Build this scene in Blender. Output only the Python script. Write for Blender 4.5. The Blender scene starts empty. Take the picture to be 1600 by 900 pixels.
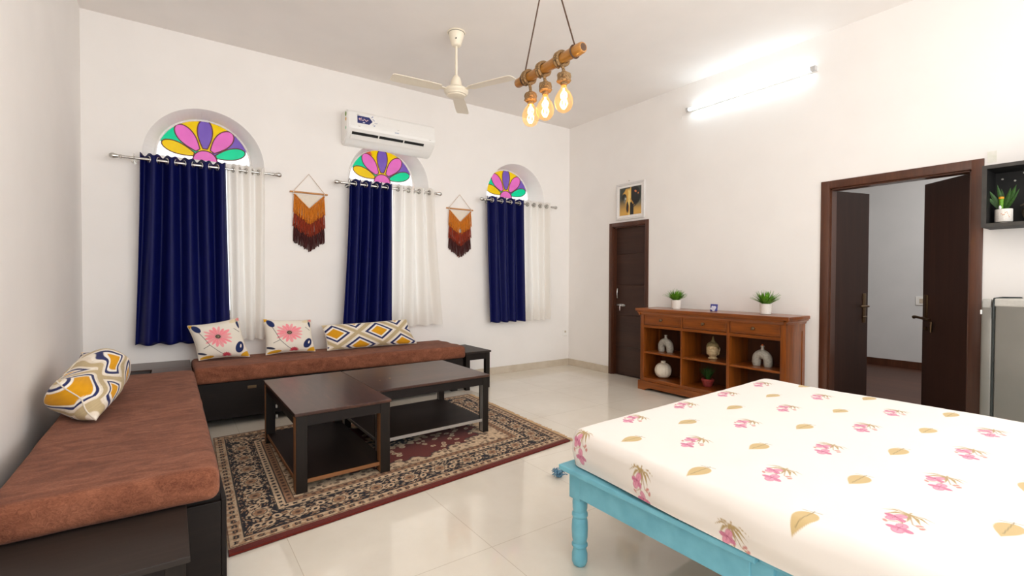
import bpy, bmesh, math, random
import numpy as np
from mathutils import Vector, Matrix
from math import pi, sin, cos, radians

sc = bpy.context.scene
COL = sc.collection

# ------------------------------------------------------------------ camera, world, lights, exposure
F_PX, YAW, PITCH, ROLL = 753.42, 0.6168, -0.0163, 0.0039
CAM = Vector((-5.0105, -5.5529, 1.30))
fwd = Vector((sin(YAW)*cos(PITCH), cos(YAW)*cos(PITCH), sin(PITCH)))
rgt = Vector((cos(YAW), -sin(YAW), 0))
upv = rgt.cross(fwd)
r2 = rgt*cos(ROLL) + upv*sin(ROLL)
u2 = -rgt*sin(ROLL) + upv*cos(ROLL)
cd = bpy.data.cameras.new('camera')
cam = bpy.data.objects.new('camera', cd)
COL.objects.link(cam)
cd.sensor_width = 36.0
cd.lens = F_PX*36.0/1600.0
cd.clip_start = 0.05
M = Matrix((r2, u2, -fwd)).transposed().to_4x4()
M.translation = CAM
cam.matrix_world = M
sc.camera = cam

wd = bpy.data.worlds.new('sky'); sc.world = wd; wd.use_nodes = True
bgn = wd.node_tree.nodes['Background']
bgn.inputs['Color'].default_value = (0.93, 0.97, 1.0, 1)
bgn.inputs['Strength'].default_value = 3.0

def area_light(name, loc, target, sx, sy, energy, color):
    l = bpy.data.lights.new(name, 'AREA'); l.shape = 'RECTANGLE'; l.size = sx; l.size_y = sy
    l.energy = energy; l.color = color
    o = bpy.data.objects.new(name, l); COL.objects.link(o); o.location = loc
    o.rotation_euler = (Vector(target)-Vector(loc)).to_track_quat('-Z', 'Y').to_euler()
    return o
# fill lamps added out of view to brighten the room and the hall
area_light('rear_opening_fill', (-1.5, -7.15, 1.75), (-5.3, -1.8, 1.7), 2.6, 2.4, 28, (1.0, 0.99, 0.98))  # made-up daylight, set in the added opening behind the camera
area_light('ceiling_bounce_fill', (-4.0, -6.2, 1.9), (-3.9, -5.0, 3.6), 1.6, 1.2, 50, (1.0, 0.985, 0.97))  # added uplight, brightens the ceiling and the room by bounce
area_light('rear_wall_fill', (-0.08, -6.35, 3.2), (-5.6, -3.6, 2.2), 1.3, 0.08, 42, (0.97, 0.99, 1.0))  # added to brighten the left wall; no tube is known there
area_light('hall_fill', (2.2, -4.4, 3.25), (2.9, -3.6, 0), 1.0, 1.0, 88, (1.0, 0.955, 0.90))  # added to light the hall, no known fitting there

vs = sc.view_settings
sc.display_settings.display_device = 'sRGB'
vs.view_transform = 'Standard'; vs.look = 'None'; vs.exposure = 0.0; vs.gamma = 1.0; vs.use_curve_mapping = False
try:
    sc.cycles.use_denoising = True
    sc.cycles.max_bounces = 10; sc.cycles.diffuse_bounces = 7
    sc.cycles.transparent_max_bounces = 12
    sc.cycles.sample_clamp_indirect = 8
except Exception: pass

# ------------------------------------------------------------------ helpers
def lin(c):
    c = np.asarray(c, float)/255.0
    return np.where(c <= 0.04045, c/12.92, ((c+0.055)/1.055)**2.4)
def rgb(*c): return tuple(float(v) for v in lin(c)) + (1.0,)

def setp(o, label=None, cat=None, group=None, kind=None):
    if label: o['label'] = label
    if cat: o['category'] = cat
    if group: o['group'] = group
    if kind: o['kind'] = kind
    return o
def thing(name, loc, label, cat, group=None):
    o = bpy.data.objects.new(name, None); COL.objects.link(o); o.location = loc
    o.empty_display_size = 0.1
    return setp(o, label, cat, group)
def world_off(p):
    v = Vector((0, 0, 0))
    while p is not None:
        v += Vector(p.location); p = p.parent
    return v
def mk(name, bm, mat, parent=None, smooth=None, base=True):
    """link a bmesh built in room coordinates as one mesh object (origin at its base)"""
    me = bpy.data.meshes.new(name)
    off = world_off(parent)
    xs = [v.co for v in bm.verts]
    mn = Vector((min(v.x for v in xs), min(v.y for v in xs), min(v.z for v in xs)))
    mx = Vector((max(v.x for v in xs), max(v.y for v in xs), max(v.z for v in xs)))
    org = Vector(((mn.x+mx.x)/2, (mn.y+mx.y)/2, mn.z))
    bmesh.ops.translate(bm, verts=bm.verts, vec=-org)
    bmesh.ops.recalc_face_normals(bm, faces=bm.faces)
    if smooth is not None:
        for f in bm.faces: f.smooth = True
    bm.to_mesh(me); bm.free()
    if smooth is not None and smooth < 3.1:
        try: me.set_sharp_from_angle(angle=smooth)
        except Exception: pass
    me.materials.append(mat)
    o = bpy.data.objects.new(name, me); COL.objects.link(o)
    if parent is not None: o.parent = parent
    o.location = org - off
    return o
def copy_tree(o, parent=None):
    c = o.copy(); COL.objects.link(c)
    if parent is not None: c.parent = parent
    for ch in list(o.children): copy_tree(ch, c)
    return c

def box(bm, x0, y0, z0, x1, y1, z1, bev=0.0, seg=2, rot=None, ctr=None):
    g = bmesh.ops.create_cube(bm, size=1.0)
    vsx = g['verts']
    for v in vsx:
        v.co = Vector(((x0+x1)/2+v.co.x*(x1-x0), (y0+y1)/2+v.co.y*(y1-y0), (z0+z1)/2+v.co.z*(z1-z0)))
    if bev > 0:
        es = list({e for v in vsx for e in v.link_edges})
        r = bmesh.ops.bevel(bm, geom=es, offset=bev, segments=seg, affect='EDGES', profile=0.5)
        vsx = list({v for f in r['faces'] for v in f.verts} | {v for v in vsx if v.is_valid})
    if rot is not None:
        bmesh.ops.rotate(bm, verts=vsx, cent=ctr or ((x0+x1)/2, (y0+y1)/2, (z0+z1)/2), matrix=rot)
    return vsx
def B(): return bmesh.new()
def bx(*a, **k):
    bm = B(); box(bm, *a, **k); return bm
def lathe(bm, prof, c=(0, 0, 0), seg=32, axis='Z', cap=True):
    """prof = [(r, h), ...] around an axis through c"""
    rings = []
    for r, h in prof:
        ring = []
        for i in range(seg):
            a = 2*pi*i/seg
            if axis == 'Z': p = (c[0]+r*cos(a), c[1]+r*sin(a), c[2]+h)
            elif axis == 'Y': p = (c[0]+r*cos(a), c[1]+h, c[2]+r*sin(a))
            else: p = (c[0]+h, c[1]+r*cos(a), c[2]+r*sin(a))
            ring.append(bm.verts.new(p))
        rings.append(ring)
    for a, b in zip(rings[:-1], rings[1:]):
        for i in range(seg):
            bm.faces.new((a[i], a[(i+1) % seg], b[(i+1) % seg], b[i]))
    if cap:
        bm.faces.new(rings[0]); bm.faces.new(rings[-1])
    return rings
def tube(bm, pts, r, seg=10, cap=True, closed=False):
    pts = [Vector(p) for p in pts]; n = len(pts)
    rad = r if hasattr(r, '__len__') else [r]*n
    t0 = (pts[1]-pts[0]).normalized()
    up = Vector((0, 0, 1)) if abs(t0.z) < 0.9 else Vector((1, 0, 0))
    nrm = (up - t0*up.dot(t0)).normalized()
    rings = []
    for i, p in enumerate(pts):
        if closed: t = pts[(i+1) % n]-pts[i-1]
        else: t = pts[min(i+1, n-1)]-pts[max(i-1, 0)]
        if t.length < 1e-9: t = t0
        t.normalize()
        nrm = (nrm - t*nrm.dot(t))
        if nrm.length < 1e-6: nrm = t.orthogonal()
        nrm.normalize(); bn = t.cross(nrm)
        rings.append([bm.verts.new(p + (nrm*cos(2*pi*k/seg)+bn*sin(2*pi*k/seg))*rad[i]) for k in range(seg)])
    rr = rings + ([rings[0]] if closed else [])
    for a, b in zip(rr[:-1], rr[1:]):
        for k in range(seg):
            bm.faces.new((a[k], a[(k+1) % seg], b[(k+1) % seg], b[k]))
    if cap and not closed:
        bm.faces.new(rings[0]); bm.faces.new(rings[-1])
def prism(bm, poly, lo, hi, plane='XZ'):
    """closed polygon extruded along the missing axis"""
    def P(a, b, h):
        if plane == 'XZ': return (a, h, b)
        if plane == 'YZ': return (h, a, b)
        return (a, b, h)
    A = [bm.verts.new(P(a, b, lo)) for a, b in poly]
    C = [bm.verts.new(P(a, b, hi)) for a, b in poly]
    n = len(poly)
    for i in range(n): bm.faces.new((A[i], A[(i+1) % n], C[(i+1) % n], C[i]))
    bm.faces.new(A); bm.faces.new(C)
def smoothstep(a, b, x):
    t = np.clip((x-a)/(b-a), 0, 1); return t*t*(3-2*t)
def grid_obj(name, P, mat, parent=None, colors=None, closed_u=False, solid=0.0, smooth=True):
    """P: (n,m,3) array of room coordinates; colors: (n,m,3) linear"""
    n, m = P.shape[:2]
    off = np.array(world_off(parent))
    org = np.array([(P[..., 0].min()+P[..., 0].max())/2, (P[..., 1].min()+P[..., 1].max())/2, P[..., 2].min()])
    V = (P-org).reshape(-1, 3)
    idx = np.arange(n*m).reshape(n, m)
    a = idx[:-1, :-1].ravel(); b = idx[1:, :-1].ravel(); c = idx[1:, 1:].ravel(); d = idx[:-1, 1:].ravel()
    Fq = np.stack([a, b, c, d], 1)
    if closed_u:
        l = idx[-1]; f = idx[0]
        Fq = np.concatenate([Fq, np.stack([l[:-1], f[:-1], f[1:], l[1:]], 1)])
    me = bpy.data.meshes.new(name)
    me.vertices.add(len(V)); me.vertices.foreach_set('co', V.ravel())
    me.loops.add(Fq.size); me.loops.foreach_set('vertex_index', Fq.ravel().astype(np.int32))
    me.polygons.add(len(Fq)); me.polygons.foreach_set('loop_start', np.arange(0, Fq.size, 4, dtype=np.int32))
    try: me.polygons.foreach_set('loop_total', np.full(len(Fq), 4, dtype=np.int32))
    except Exception: pass
    me.update(calc_edges=True)
    if smooth: me.polygons.foreach_set('use_smooth', np.ones(len(Fq), dtype=bool))
    if colors is not None:
        at = me.color_attributes.new('pattern', 'FLOAT_COLOR', 'POINT')
        cc = np.ones((n*m, 4), np.float32); cc[:, :3] = colors.reshape(-1, 3)
        at.data.foreach_set('color', cc.ravel())
    me.materials.append(mat)
    me.validate()
    o = bpy.data.objects.new(name, me); COL.objects.link(o)
    if parent is not None: o.parent = parent
    o.location = Vector(org-off)
    if solid:
        s = o.modifiers.new('thickness', 'SOLIDIFY'); s.thickness = solid; s.offset = 0
    return o

# ------------------------------------------------------------------ numpy noise for printed patterns
def vnoise(x, y, seed=0):
    rs = np.random.RandomState(seed); T = rs.rand(256, 256)
    xi = np.floor(x).astype(int); yi = np.floor(y).astype(int)
    fx = x-xi; fy = y-yi; fx = fx*fx*(3-2*fx); fy = fy*fy*(3-2*fy)
    g = lambda i, j: T[i % 256, j % 256]
    return (g(xi, yi)*(1-fx)+g(xi+1, yi)*fx)*(1-fy)+(g(xi, yi+1)*(1-fx)+g(xi+1, yi+1)*fx)*fy
def worley(x, y, seed=0):
    rs = np.random.RandomState(seed); JX = rs.rand(256, 256); JY = rs.rand(256, 256); ID = rs.rand(256, 256)
    xi = np.floor(x).astype(int); yi = np.floor(y).astype(int)
    best = np.full(x.shape, 9.0); sec = np.full(x.shape, 9.0); cid = np.zeros(x.shape)
    for i in (-1, 0, 1):
        for j in (-1, 0, 1):
            a = xi+i; b = yi+j
            d = np.hypot(a+JX[a % 256, b % 256]-x, b+JY[a % 256, b % 256]-y)
            m = d < best
            sec = np.where(m, best, np.minimum(sec, d))
            cid = np.where(m, ID[a % 256, b % 256], cid); best = np.where(m, d, best)
    return best, sec, cid
def over(base, col, mask):
    return base*(1-mask[..., None]) + lin(col)*mask[..., None]
def seg_dist(x, y, ax, ay, bx_, by_):
    dx, dy = bx_-ax, by_-ay; L2 = dx*dx+dy*dy
    t = np.clip(((x-ax)*dx+(y-ay)*dy)/L2, 0, 1)
    return np.hypot(x-ax-t*dx, y-ay-t*dy), t
def ell(x, y, cx, cy, a, b, ang):
    c, s = cos(ang), sin(ang); u = (x-cx)*c+(y-cy)*s; v = -(x-cx)*s+(y-cy)*c
    return np.hypot(u/a, v/b)

# ------------------------------------------------------------------ materials
class NT:
    def __init__(s, name):
        s.m = bpy.data.materials.new(name); s.m.use_nodes = True
        s.n = s.m.node_tree.nodes; s.l = s.m.node_tree.links
        s.b = s.n['Principled BSDF']
    def node(s, t, **k):
        n = s.n.new(t)
        for a, v in k.items():
            if a.startswith('i_'): n.inputs[a[2:].replace('_', ' ')].default_value = v
            else: setattr(n, a, v)
        return n
    def link(s, a, b): s.l.new(a, b)
    def coords(s, scale=(1, 1, 1), rot=(0, 0, 0)):
        tc = s.node('ShaderNodeTexCoord'); mp = s.node('ShaderNodeMapping')
        mp.inputs['Scale'].default_value = scale; mp.inputs['Rotation'].default_value = rot
        s.link(tc.outputs['Object'], mp.inputs['Vector']); return mp.outputs['Vector']
    def ramp(s, fac, stops):
        r = s.node('ShaderNodeValToRGB'); e = r.color_ramp.elements
        while len(e) < len(stops): e.new(0.5)
        for el, (p, c) in zip(e, stops): el.position = p; el.color = c
        s.link(fac, r.inputs['Fac']); return r.outputs['Color']
    def bump(s, h, strength=0.2, dist=0.01):
        b = s.node('ShaderNodeBump'); b.inputs['Strength'].default_value = strength; b.inputs['Distance'].default_value = dist
        s.link(h, b.inputs['Height']); s.link(b.outputs['Normal'], s.b.inputs['Normal'])
    def P(s, **k):
        for a, v in k.items(): s.b.inputs[a.replace('_', ' ')].default_value = v
        return s
def noise_mat(name, c1, c2, scale=40, rough=0.6, bump=0.0, detail=4, coords=(1, 1, 1), spec=0.4, metal=0.0, dist=0.003):
    t = NT(name); v = t.coords(coords)
    n = t.node('ShaderNodeTexNoise', i_Scale=scale, i_Detail=detail); t.link(v, n.inputs['Vector'])
    t.link(t.ramp(n.outputs['Fac'], [(0.3, c1), (0.7, c2)]), t.b.inputs['Base Color'])
    t.P(Roughness=rough, Metallic=metal); t.b.inputs['Specular IOR Level'].default_value = spec
    if bump: t.bump(n.outputs['Fac'], bump, dist)
    return t.m
def wood_mat(name, stops, axis='X', scale=6, rough=0.35, stretch=0.06, spec=0.4, bump=0.06, coat=0.0, fine=0.35):
    t = NT(name); sv = {'X': (stretch, 1, 1), 'Y': (1, stretch, 1), 'Z': (1, 1, stretch)}[axis]
    v = t.coords(sv)
    n1 = t.node('ShaderNodeTexNoise', i_Scale=scale, i_Detail=5, i_Roughness=0.6, i_Distortion=0.6); t.link(v, n1.inputs['Vector'])
    n2 = t.node('ShaderNodeTexNoise', i_Scale=scale*9, i_Detail=3); t.link(v, n2.inputs['Vector'])
    mx = t.node('ShaderNodeMix'); mx.inputs[0].default_value = fine
    t.link(n1.outputs['Fac'], mx.inputs[2]); t.link(n2.outputs['Fac'], mx.inputs[3])
    t.link(t.ramp(mx.outputs[0], stops), t.b.inputs['Base Color'])
    t.P(Roughness=rough); t.b.inputs['Specular IOR Level'].default_value = spec
    if coat: t.b.inputs['Coat Weight'].default_value = coat; t.b.inputs['Coat Roughness'].default_value = 0.12
    if bump: t.bump(mx.outputs[0], bump, 0.004)
    return t.m
def painted(name, rough=0.9, weave=900, bump=0.12, sheen=0.0, spec=0.25):
    t = NT(name); a = t.node('ShaderNodeVertexColor', layer_name='pattern')
    t.link(a.outputs['Color'], t.b.inputs['Base Color'])
    v = t.coords(); n = t.node('ShaderNodeTexNoise', i_Scale=weave, i_Detail=2); t.link(v, n.inputs['Vector'])
    t.P(Roughness=rough); t.b.inputs['Specular IOR Level'].default_value = spec
    if sheen: t.b.inputs['Sheen Weight'].default_value = sheen
    if bump: t.bump(n.outputs['Fac'], bump, 0.002)
    return t.m
def plain(name, c, rough=0.5, metal=0.0, spec=0.5, var=0.05, scale=60):
    c2 = tuple(min(1, v*(1+var)) for v in c[:3])+(1,); c1 = tuple(v*(1-var) for v in c[:3])+(1,)
    return noise_mat(name, c1, c2, scale, rough, 0, 2, spec=spec, metal=metal)

M_wall = noise_mat('white_wall_paint', rgb(238, 234, 230), rgb(241, 237, 233), 3, 0.75, 0.03, 6, spec=0.25)
M_ceil = noise_mat('ceiling_paint', rgb(237, 232, 228), rgb(240, 235, 231), 3, 0.8, 0.0, 4, spec=0.2)
M_hallwall = noise_mat('hall_wall_paint', rgb(212, 213, 214), rgb(217, 217, 218), 3, 0.7, 0.03, 6, spec=0.25)
M_hallfloor = wood_mat('hall_wooden_floor', [(0.3, rgb(62, 37, 26)), (0.7, rgb(88, 55, 40))], 'Y', 5, 0.5)
M_skirt = noise_mat('beige_skirting_tile', rgb(198, 184, 164), rgb(210, 198, 180), 8, 0.25, 0)
def floor_mat():
    t = NT('polished_cream_tiles'); v = t.coords()
    n = t.node('ShaderNodeTexNoise', i_Scale=1.6, i_Detail=6, i_Roughness=0.65); t.link(v, n.inputs['Vector'])
    base = t.ramp(n.outputs['Fac'], [(0.3, rgb(224, 215, 200)), (0.7, rgb(234, 227, 214))])
    br = t.node('ShaderNodeTexBrick', offset=0.0, i_Scale=1.0, i_Mortar_Size=0.0016, i_Brick_Width=0.8, i_Row_Height=0.8)
    br.inputs['Color1'].default_value = (1, 1, 1, 1); br.inputs['Color2'].default_value = (0.97, 0.97, 0.97, 1)
    br.inputs['Mortar'].default_value = (0.72, 0.68, 0.62, 1); br.inputs['Mortar Smooth'].default_value = 0.2
    t.link(v, br.inputs['Vector'])
    mx = t.node('ShaderNodeMix', data_type='RGBA', blend_type='MULTIPLY'); mx.inputs[0].default_value = 1
    t.link(base, mx.inputs[6]); t.link(br.outputs['Color'], mx.inputs[7])
    t.link(mx.outputs[2], t.b.inputs['Base Color'])
    t.P(Roughness=0.07, IOR=1.55); t.b.inputs['Specular IOR Level'].default_value = 0.62
    return t.m
M_floor = floor_mat()
DK = [(0.25, rgb(20, 15, 13)), (0.55, rgb(30, 23, 20)), (0.8, rgb(50, 38, 31))]
M_dark_x = wood_mat('dark_laminate_along_x', DK, 'X', 8, 0.5, 0.05, spec=0.2)
M_dark_y = wood_mat('dark_laminate_along_y', DK, 'Y', 8, 0.5, 0.05, spec=0.2)
M_dark_z = wood_mat('dark_laminate_upright', [(0.3, rgb(22, 18, 15)), (0.8, rgb(42, 34, 29))], 'Z', 8, 0.45, 0.05, spec=0.2)
TOPS = [(0.25, rgb(42, 24, 19)), (0.5, rgb(66, 41, 32)), (0.8, rgb(104, 69, 52))]
M_top_x = wood_mat('worn_brown_table_top_x', TOPS, 'X', 5, 0.3, 0.15, spec=0.3, coat=0.06)
M_top_y = wood_mat('worn_brown_table_top_y', TOPS, 'Y', 5, 0.3, 0.15, spec=0.3, coat=0.06)
M_sidetop = wood_mat('dark_side_table_top', [(0.25, rgb(32, 26, 23)), (0.55, rgb(44, 36, 32)), (0.8, rgb(62, 51, 44))], 'X', 6, 0.5, 0.08, spec=0.3)
M_rawedge = wood_mat('raw_board_edge', [(0.3, rgb(120, 76, 42)), (0.7, rgb(150, 100, 60))], 'X', 8, 0.6)
M_door = wood_mat('dark_brown_veneer', [(0.25, rgb(46, 27, 19)), (0.55, rgb(62, 38, 27)), (0.8, rgb(76, 48, 34))], 'Y', 7, 0.42, 0.04)
M_leaf = wood_mat('dark_brown_veneer_upright', [(0.25, rgb(40, 25, 20)), (0.55, rgb(54, 34, 27)), (0.8, rgb(68, 43, 34))], 'Z', 7, 0.4, 0.04)
M_frame = wood_mat('brown_polished_frame', [(0.25, rgb(60, 32, 20)), (0.55, rgb(84, 48, 31)), (0.8, rgb(104, 62, 40))], 'Z', 8, 0.32, 0.05, coat=0.2)
SB = [(0.28, rgb(74, 34, 10)), (0.5, rgb(130, 67, 18)), (0.74, rgb(164, 92, 32))]
M_side_y = wood_mat('honey_sheesham_wood_y', SB, 'Y', 7, 0.3, 0.08, coat=0.35)
M_side_z = wood_mat('honey_sheesham_wood_z', SB, 'Z', 7, 0.3, 0.08, coat=0.35)
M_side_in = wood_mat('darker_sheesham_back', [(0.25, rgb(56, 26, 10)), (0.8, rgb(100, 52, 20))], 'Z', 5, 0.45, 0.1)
M_steel = plain('brushed_steel', rgb(205, 203, 198), 0.25, 1.0)
M_nickel = plain('dull_nickel', rgb(190, 184, 172), 0.35, 1.0)
M_bronze = plain('aged_bronze', rgb(120, 98, 74), 0.35, 1.0)
M_black = plain('black_void', rgb(12, 12, 12), 0.7)
M_alu = plain('grey_aluminium_edge', rgb(190, 186, 180), 0.4, 0.6)
M_plast = plain('white_plastic', rgb(240, 238, 234), 0.3, var=0.01)
M_cream = plain('cream_enamel', rgb(238, 228, 208), 0.3, var=0.01)
M_blue = noise_mat('turquoise_paint', rgb(104, 172, 192), rgb(120, 188, 206), 14, 0.45, 0.15, 5)
M_pot = noise_mat('white_speckled_ceramic', rgb(224, 216, 206), rgb(238, 232, 224), 120, 0.5, 0.1)
M_green = noise_mat('artificial_grass_green', rgb(58, 112, 20), rgb(122, 176, 44), 60, 0.5, 0)
M_dkgreen = noise_mat('dark_succulent_green', rgb(32, 66, 24), rgb(58, 98, 36), 60, 0.5, 0)
M_stone = noise_mat('grey_glazed_stoneware', rgb(150, 144, 132), rgb(186, 180, 168), 60, 0.5, 0.1)
M_ivory = noise_mat('ivory_ceramic', rgb(226, 214, 194), rgb(238, 228, 210), 30, 0.45, 0.05)
M_bud = noise_mat('weathered_beige_stone', rgb(176, 150, 108), rgb(214, 194, 156), 40, 0.7, 0.3)
M_budhair = noise_mat('mossy_brown_stone', rgb(104, 92, 60), rgb(140, 124, 84), 60, 0.75, 0.4)
M_redpot = noise_mat('dark_red_glazed_pot', rgb(128, 44, 44), rgb(160, 66, 62), 30, 0.35, 0)
M_soil = noise_mat('potting_soil', rgb(40, 30, 22), rgb(70, 54, 40), 200, 0.9, 0.4)
M_bamboo = wood_mat('varnished_bamboo', [(0.25, rgb(124, 80, 32)), (0.55, rgb(176, 122, 56)), (0.8, rgb(204, 150, 80))], 'Y', 14, 0.3, 0.05, coat=0.4)
def rope_mat():
    t = NT('jute_rope'); v = t.coords()
    w = t.node('ShaderNodeTexWave', i_Scale=60, i_Distortion=2.0, i_Detail=2); w.bands_direction = 'DIAGONAL'; t.link(v, w.inputs['Vector'])
    t.link(t.ramp(w.outputs['Fac'], [(0.1, rgb(96, 72, 44)), (0.9, rgb(158, 124, 82))]), t.b.inputs['Base Color'])
    t.P(Roughness=0.9); t.bump(w.outputs['Fac'], 0.6, 0.003); return t.m
M_rope = rope_mat()
M_cord = plain('dark_brown_cord', rgb(78, 54, 38), 0.8)
M_string = plain('thin_jute_string', rgb(186, 154, 116), 0.8)
M_dowel = wood_mat('light_wood_dowel', [(0.3, rgb(176, 118, 62)), (0.7, rgb(206, 150, 92))], 'X', 12, 0.5)
M_fr1 = noise_mat('mustard_orange_yarn', rgb(182, 100, 14), rgb(214, 130, 34), 90, 0.9, 0.3)
M_fr2 = noise_mat('rust_red_yarn', rgb(118, 34, 14), rgb(150, 54, 24), 90, 0.9, 0.3)
M_fr3 = noise_mat('dark_maroon_yarn', rgb(48, 14, 14), rgb(76, 26, 24), 90, 0.9, 0.3)
M_fridge = noise_mat('grey_silver_metal', rgb(122, 119, 112), rgb(130, 127, 120), 4, 0.35, 0, metal=0.25)
M_gasket = plain('dark_rubber_gasket', rgb(40, 44, 42), 0.7)
M_shelfblk = noise_mat('black_laminate', rgb(15, 14, 13), rgb(24, 22, 21), 20, 0.6, 0)
M_shelfedge = noise_mat('charcoal_laminate_edge', rgb(54, 51, 48), rgb(64, 61, 57), 20, 0.45, 0)
def suede():
    t = NT('brown_suede_cover'); v = t.coords()
    w = t.node('ShaderNodeTexNoise', i_Scale=5.5, i_Detail=6, i_Roughness=0.62, i_Distortion=1.4)
    mp = t.node('ShaderNodeMapping'); mp.inputs['Scale'].default_value = (1, 2.2, 1)
    t.link(v, mp.inputs['Vector']); t.link(mp.outputs['Vector'], w.inputs['Vector'])
    n = t.node('ShaderNodeTexNoise', i_Scale=60, i_Detail=4, i_Distortion=2.0); t.link(mp.outputs['Vector'], n.inputs['Vector'])
    mx = t.node('ShaderNodeMix'); mx.inputs[0].default_value = 0.42
    t.link(w.outputs['Fac'], mx.inputs[2]); t.link(n.outputs['Fac'], mx.inputs[3])
    t.link(t.ramp(mx.outputs[0], [(0.33, rgb(94, 52, 36)), (0.5, rgb(124, 75, 54)), (0.66, rgb(150, 96, 72))]), t.b.inputs['Base Color'])
    t.P(Roughness=0.9); t.b.inputs['Sheen Weight'].default_value = 0.05; t.b.inputs['Specular IOR Level'].default_value = 0.2
    t.bump(mx.outputs[0], 0.6, 0.01); return t.m
M_suede = suede()
def cloth(name, c1, c2, trans=0.0, rough=0.8, sheen=0.3, scale=400):
    t = NT(name); v = t.coords((1, 1, 0.2)); n = t.node('ShaderNodeTexNoise', i_Scale=scale, i_Detail=2); t.link(v, n.inputs['Vector'])
    colr = t.ramp(n.outputs['Fac'], [(0.3, c1), (0.7, c2)])
    t.link(colr, t.b.inputs['Base Color']); t.P(Roughness=rough); t.b.inputs['Sheen Weight'].default_value = sheen
    t.b.inputs['Specular IOR Level'].default_value = 0.2
    if trans:
        tr = t.node('ShaderNodeBsdfTranslucent'); t.link(colr, tr.inputs['Color'])
        mx = t.node('ShaderNodeMixShader'); mx.inputs[0].default_value = trans
        out = t.n['Material Output']
        t.link(t.b.outputs[0], mx.inputs[1]); t.link(tr.outputs[0], mx.inputs[2]); t.link(mx.outputs[0], out.inputs['Surface'])
    return t.m
M_navy = cloth('navy_satin_curtain', rgb(4, 10, 70), rgb(5, 12, 76), 0.0, 0.48, 0.0)
M_whitecurt = cloth('white_curtain_cloth', rgb(244, 240, 234), rgb(246, 242, 236), 0.45, 0.8, 0.0)
def emit(name, c, s):
    t = NT(name); t.b.inputs['Base Color'].default_value = c
    t.b.inputs['Emission Color'].default_value = c; t.b.inputs['Emission Strength'].default_value = s
    return t.m
M_tube = emit('fluorescent_tube_glow', (0.78, 0.92, 1.0, 1), 10.5)
M_filament = emit('glowing_filament', (1.0, 0.62, 0.22, 1), 34.0)
def amber():
    t = NT('amber_bulb_glass'); out = t.n['Material Output']
    gl = t.node('ShaderNodeBsdfGlossy'); gl.inputs['Roughness'].default_value = 0.04
    tr = t.node('ShaderNodeBsdfTransparent'); tr.inputs['Color'].default_value = (1.0, 0.90, 0.72, 1)
    tl = t.node('ShaderNodeBsdfTranslucent'); tl.inputs['Color'].default_value = (1.0, 0.70, 0.34, 1)
    lw = t.node('ShaderNodeLayerWeight', i_Blend=0.25)
    m0 = t.node('ShaderNodeMixShader'); m0.inputs[0].default_value = 0.07
    t.link(tr.outputs[0], m0.inputs[1]); t.link(tl.outputs[0], m0.inputs[2])
    ml = t.node('ShaderNodeMath', operation='MULTIPLY'); ml.inputs[1].default_value = 0.22; t.link(lw.outputs['Facing'], ml.inputs[0])
    mx = t.node('ShaderNodeMixShader'); t.link(ml.outputs[0], mx.inputs[0]); t.link(m0.outputs[0], mx.inputs[1]); t.link(gl.outputs[0], mx.inputs[2])
    t.link(mx.outputs[0], out.inputs['Surface']); return t.m
M_amber = amber()
def glass(name, c, rough=0.1, k=0.36):
    """coloured window glass: daylight passes through it tinted and slightly scattered"""
    t = NT(name); out = t.n['Material Output']
    v = t.coords(); n = t.node('ShaderNodeTexNoise', i_Scale=9, i_Detail=3); t.link(v, n.inputs['Vector'])
    c = tuple(x*k for x in c[:3])+(1,); c1 = tuple(x*0.85 for x in c[:3])+(1,)
    colr = t.ramp(n.outputs['Fac'], [(0.3, c1), (0.7, c)])
    tr = t.node('ShaderNodeBsdfTransparent'); t.link(colr, tr.inputs['Color'])
    tl = t.node('ShaderNodeBsdfTranslucent'); t.link(colr, tl.inputs['Color'])
    mx = t.node('ShaderNodeMixShader'); mx.inputs[0].default_value = 0.35
    t.link(tr.outputs[0], mx.inputs[1]); t.link(tl.outputs[0], mx.inputs[2])
    gl = t.node('ShaderNodeBsdfGlossy'); gl.inputs['Roughness'].default_value = rough
    m2 = t.node('ShaderNodeMixShader'); m2.inputs[0].default_value = 0.03
    t.link(mx.outputs[0], m2.inputs[1]); t.link(gl.outputs[0], m2.inputs[2])
    t.link(m2.outputs[0], out.inputs['Surface']); return t.m
G = {'pink': glass('pink_glass', rgb(236, 112, 186)), 'yellow': glass('yellow_glass', rgb(248, 200, 8)),
     'green': glass('green_glass', rgb(4, 212, 148)), 'purple': glass('violet_glass', rgb(126, 92, 176)),
     'orange': glass('orange_glass', rgb(224, 96, 60)), 'clear': glass('frosted_clear_glass', rgb(240, 240, 240), k=0.9)}
M_lead = plain('brown_leading', rgb(112, 66, 62), 0.5)
M_winframe = plain('white_window_frame', rgb(236, 232, 228), 0.5, var=0.01)
M_rug = painted('woven_rug_pile', 0.95, 700, 0.4, 0.1, 0.1)
M_print = painted('printed_cotton', 0.85, 700, 0.1, 0.1, 0.2)
M_sheet = painted('printed_bed_sheet', 0.8, 900, 0.08, 0.1, 0.25)
M_paper = painted('printed_picture', 0.35, 200, 0.0, 0, 0.5)

# ------------------------------------------------------------------ ROOM SHELL
XL, H, YF = -5.63, 3.62, -7.2
WT = 0.30
def struct(name, bm, mat, parent=None, smooth=None):
    o = mk(name, bm, mat, parent, smooth)
    o['kind'] = 'structure'
    return o
struct('floor', bx(XL-0.3, YF-0.3, -0.1, 0.05, 0.3, 0.0), M_floor)
struct('ceiling', bx(XL-0.3, YF-0.3, H, 0.12, 0.3, H+0.12), M_ceil)
struct('wall_left', bx(XL-0.2, YF-0.2, 0, XL, 0.3, H), M_wall)
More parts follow.
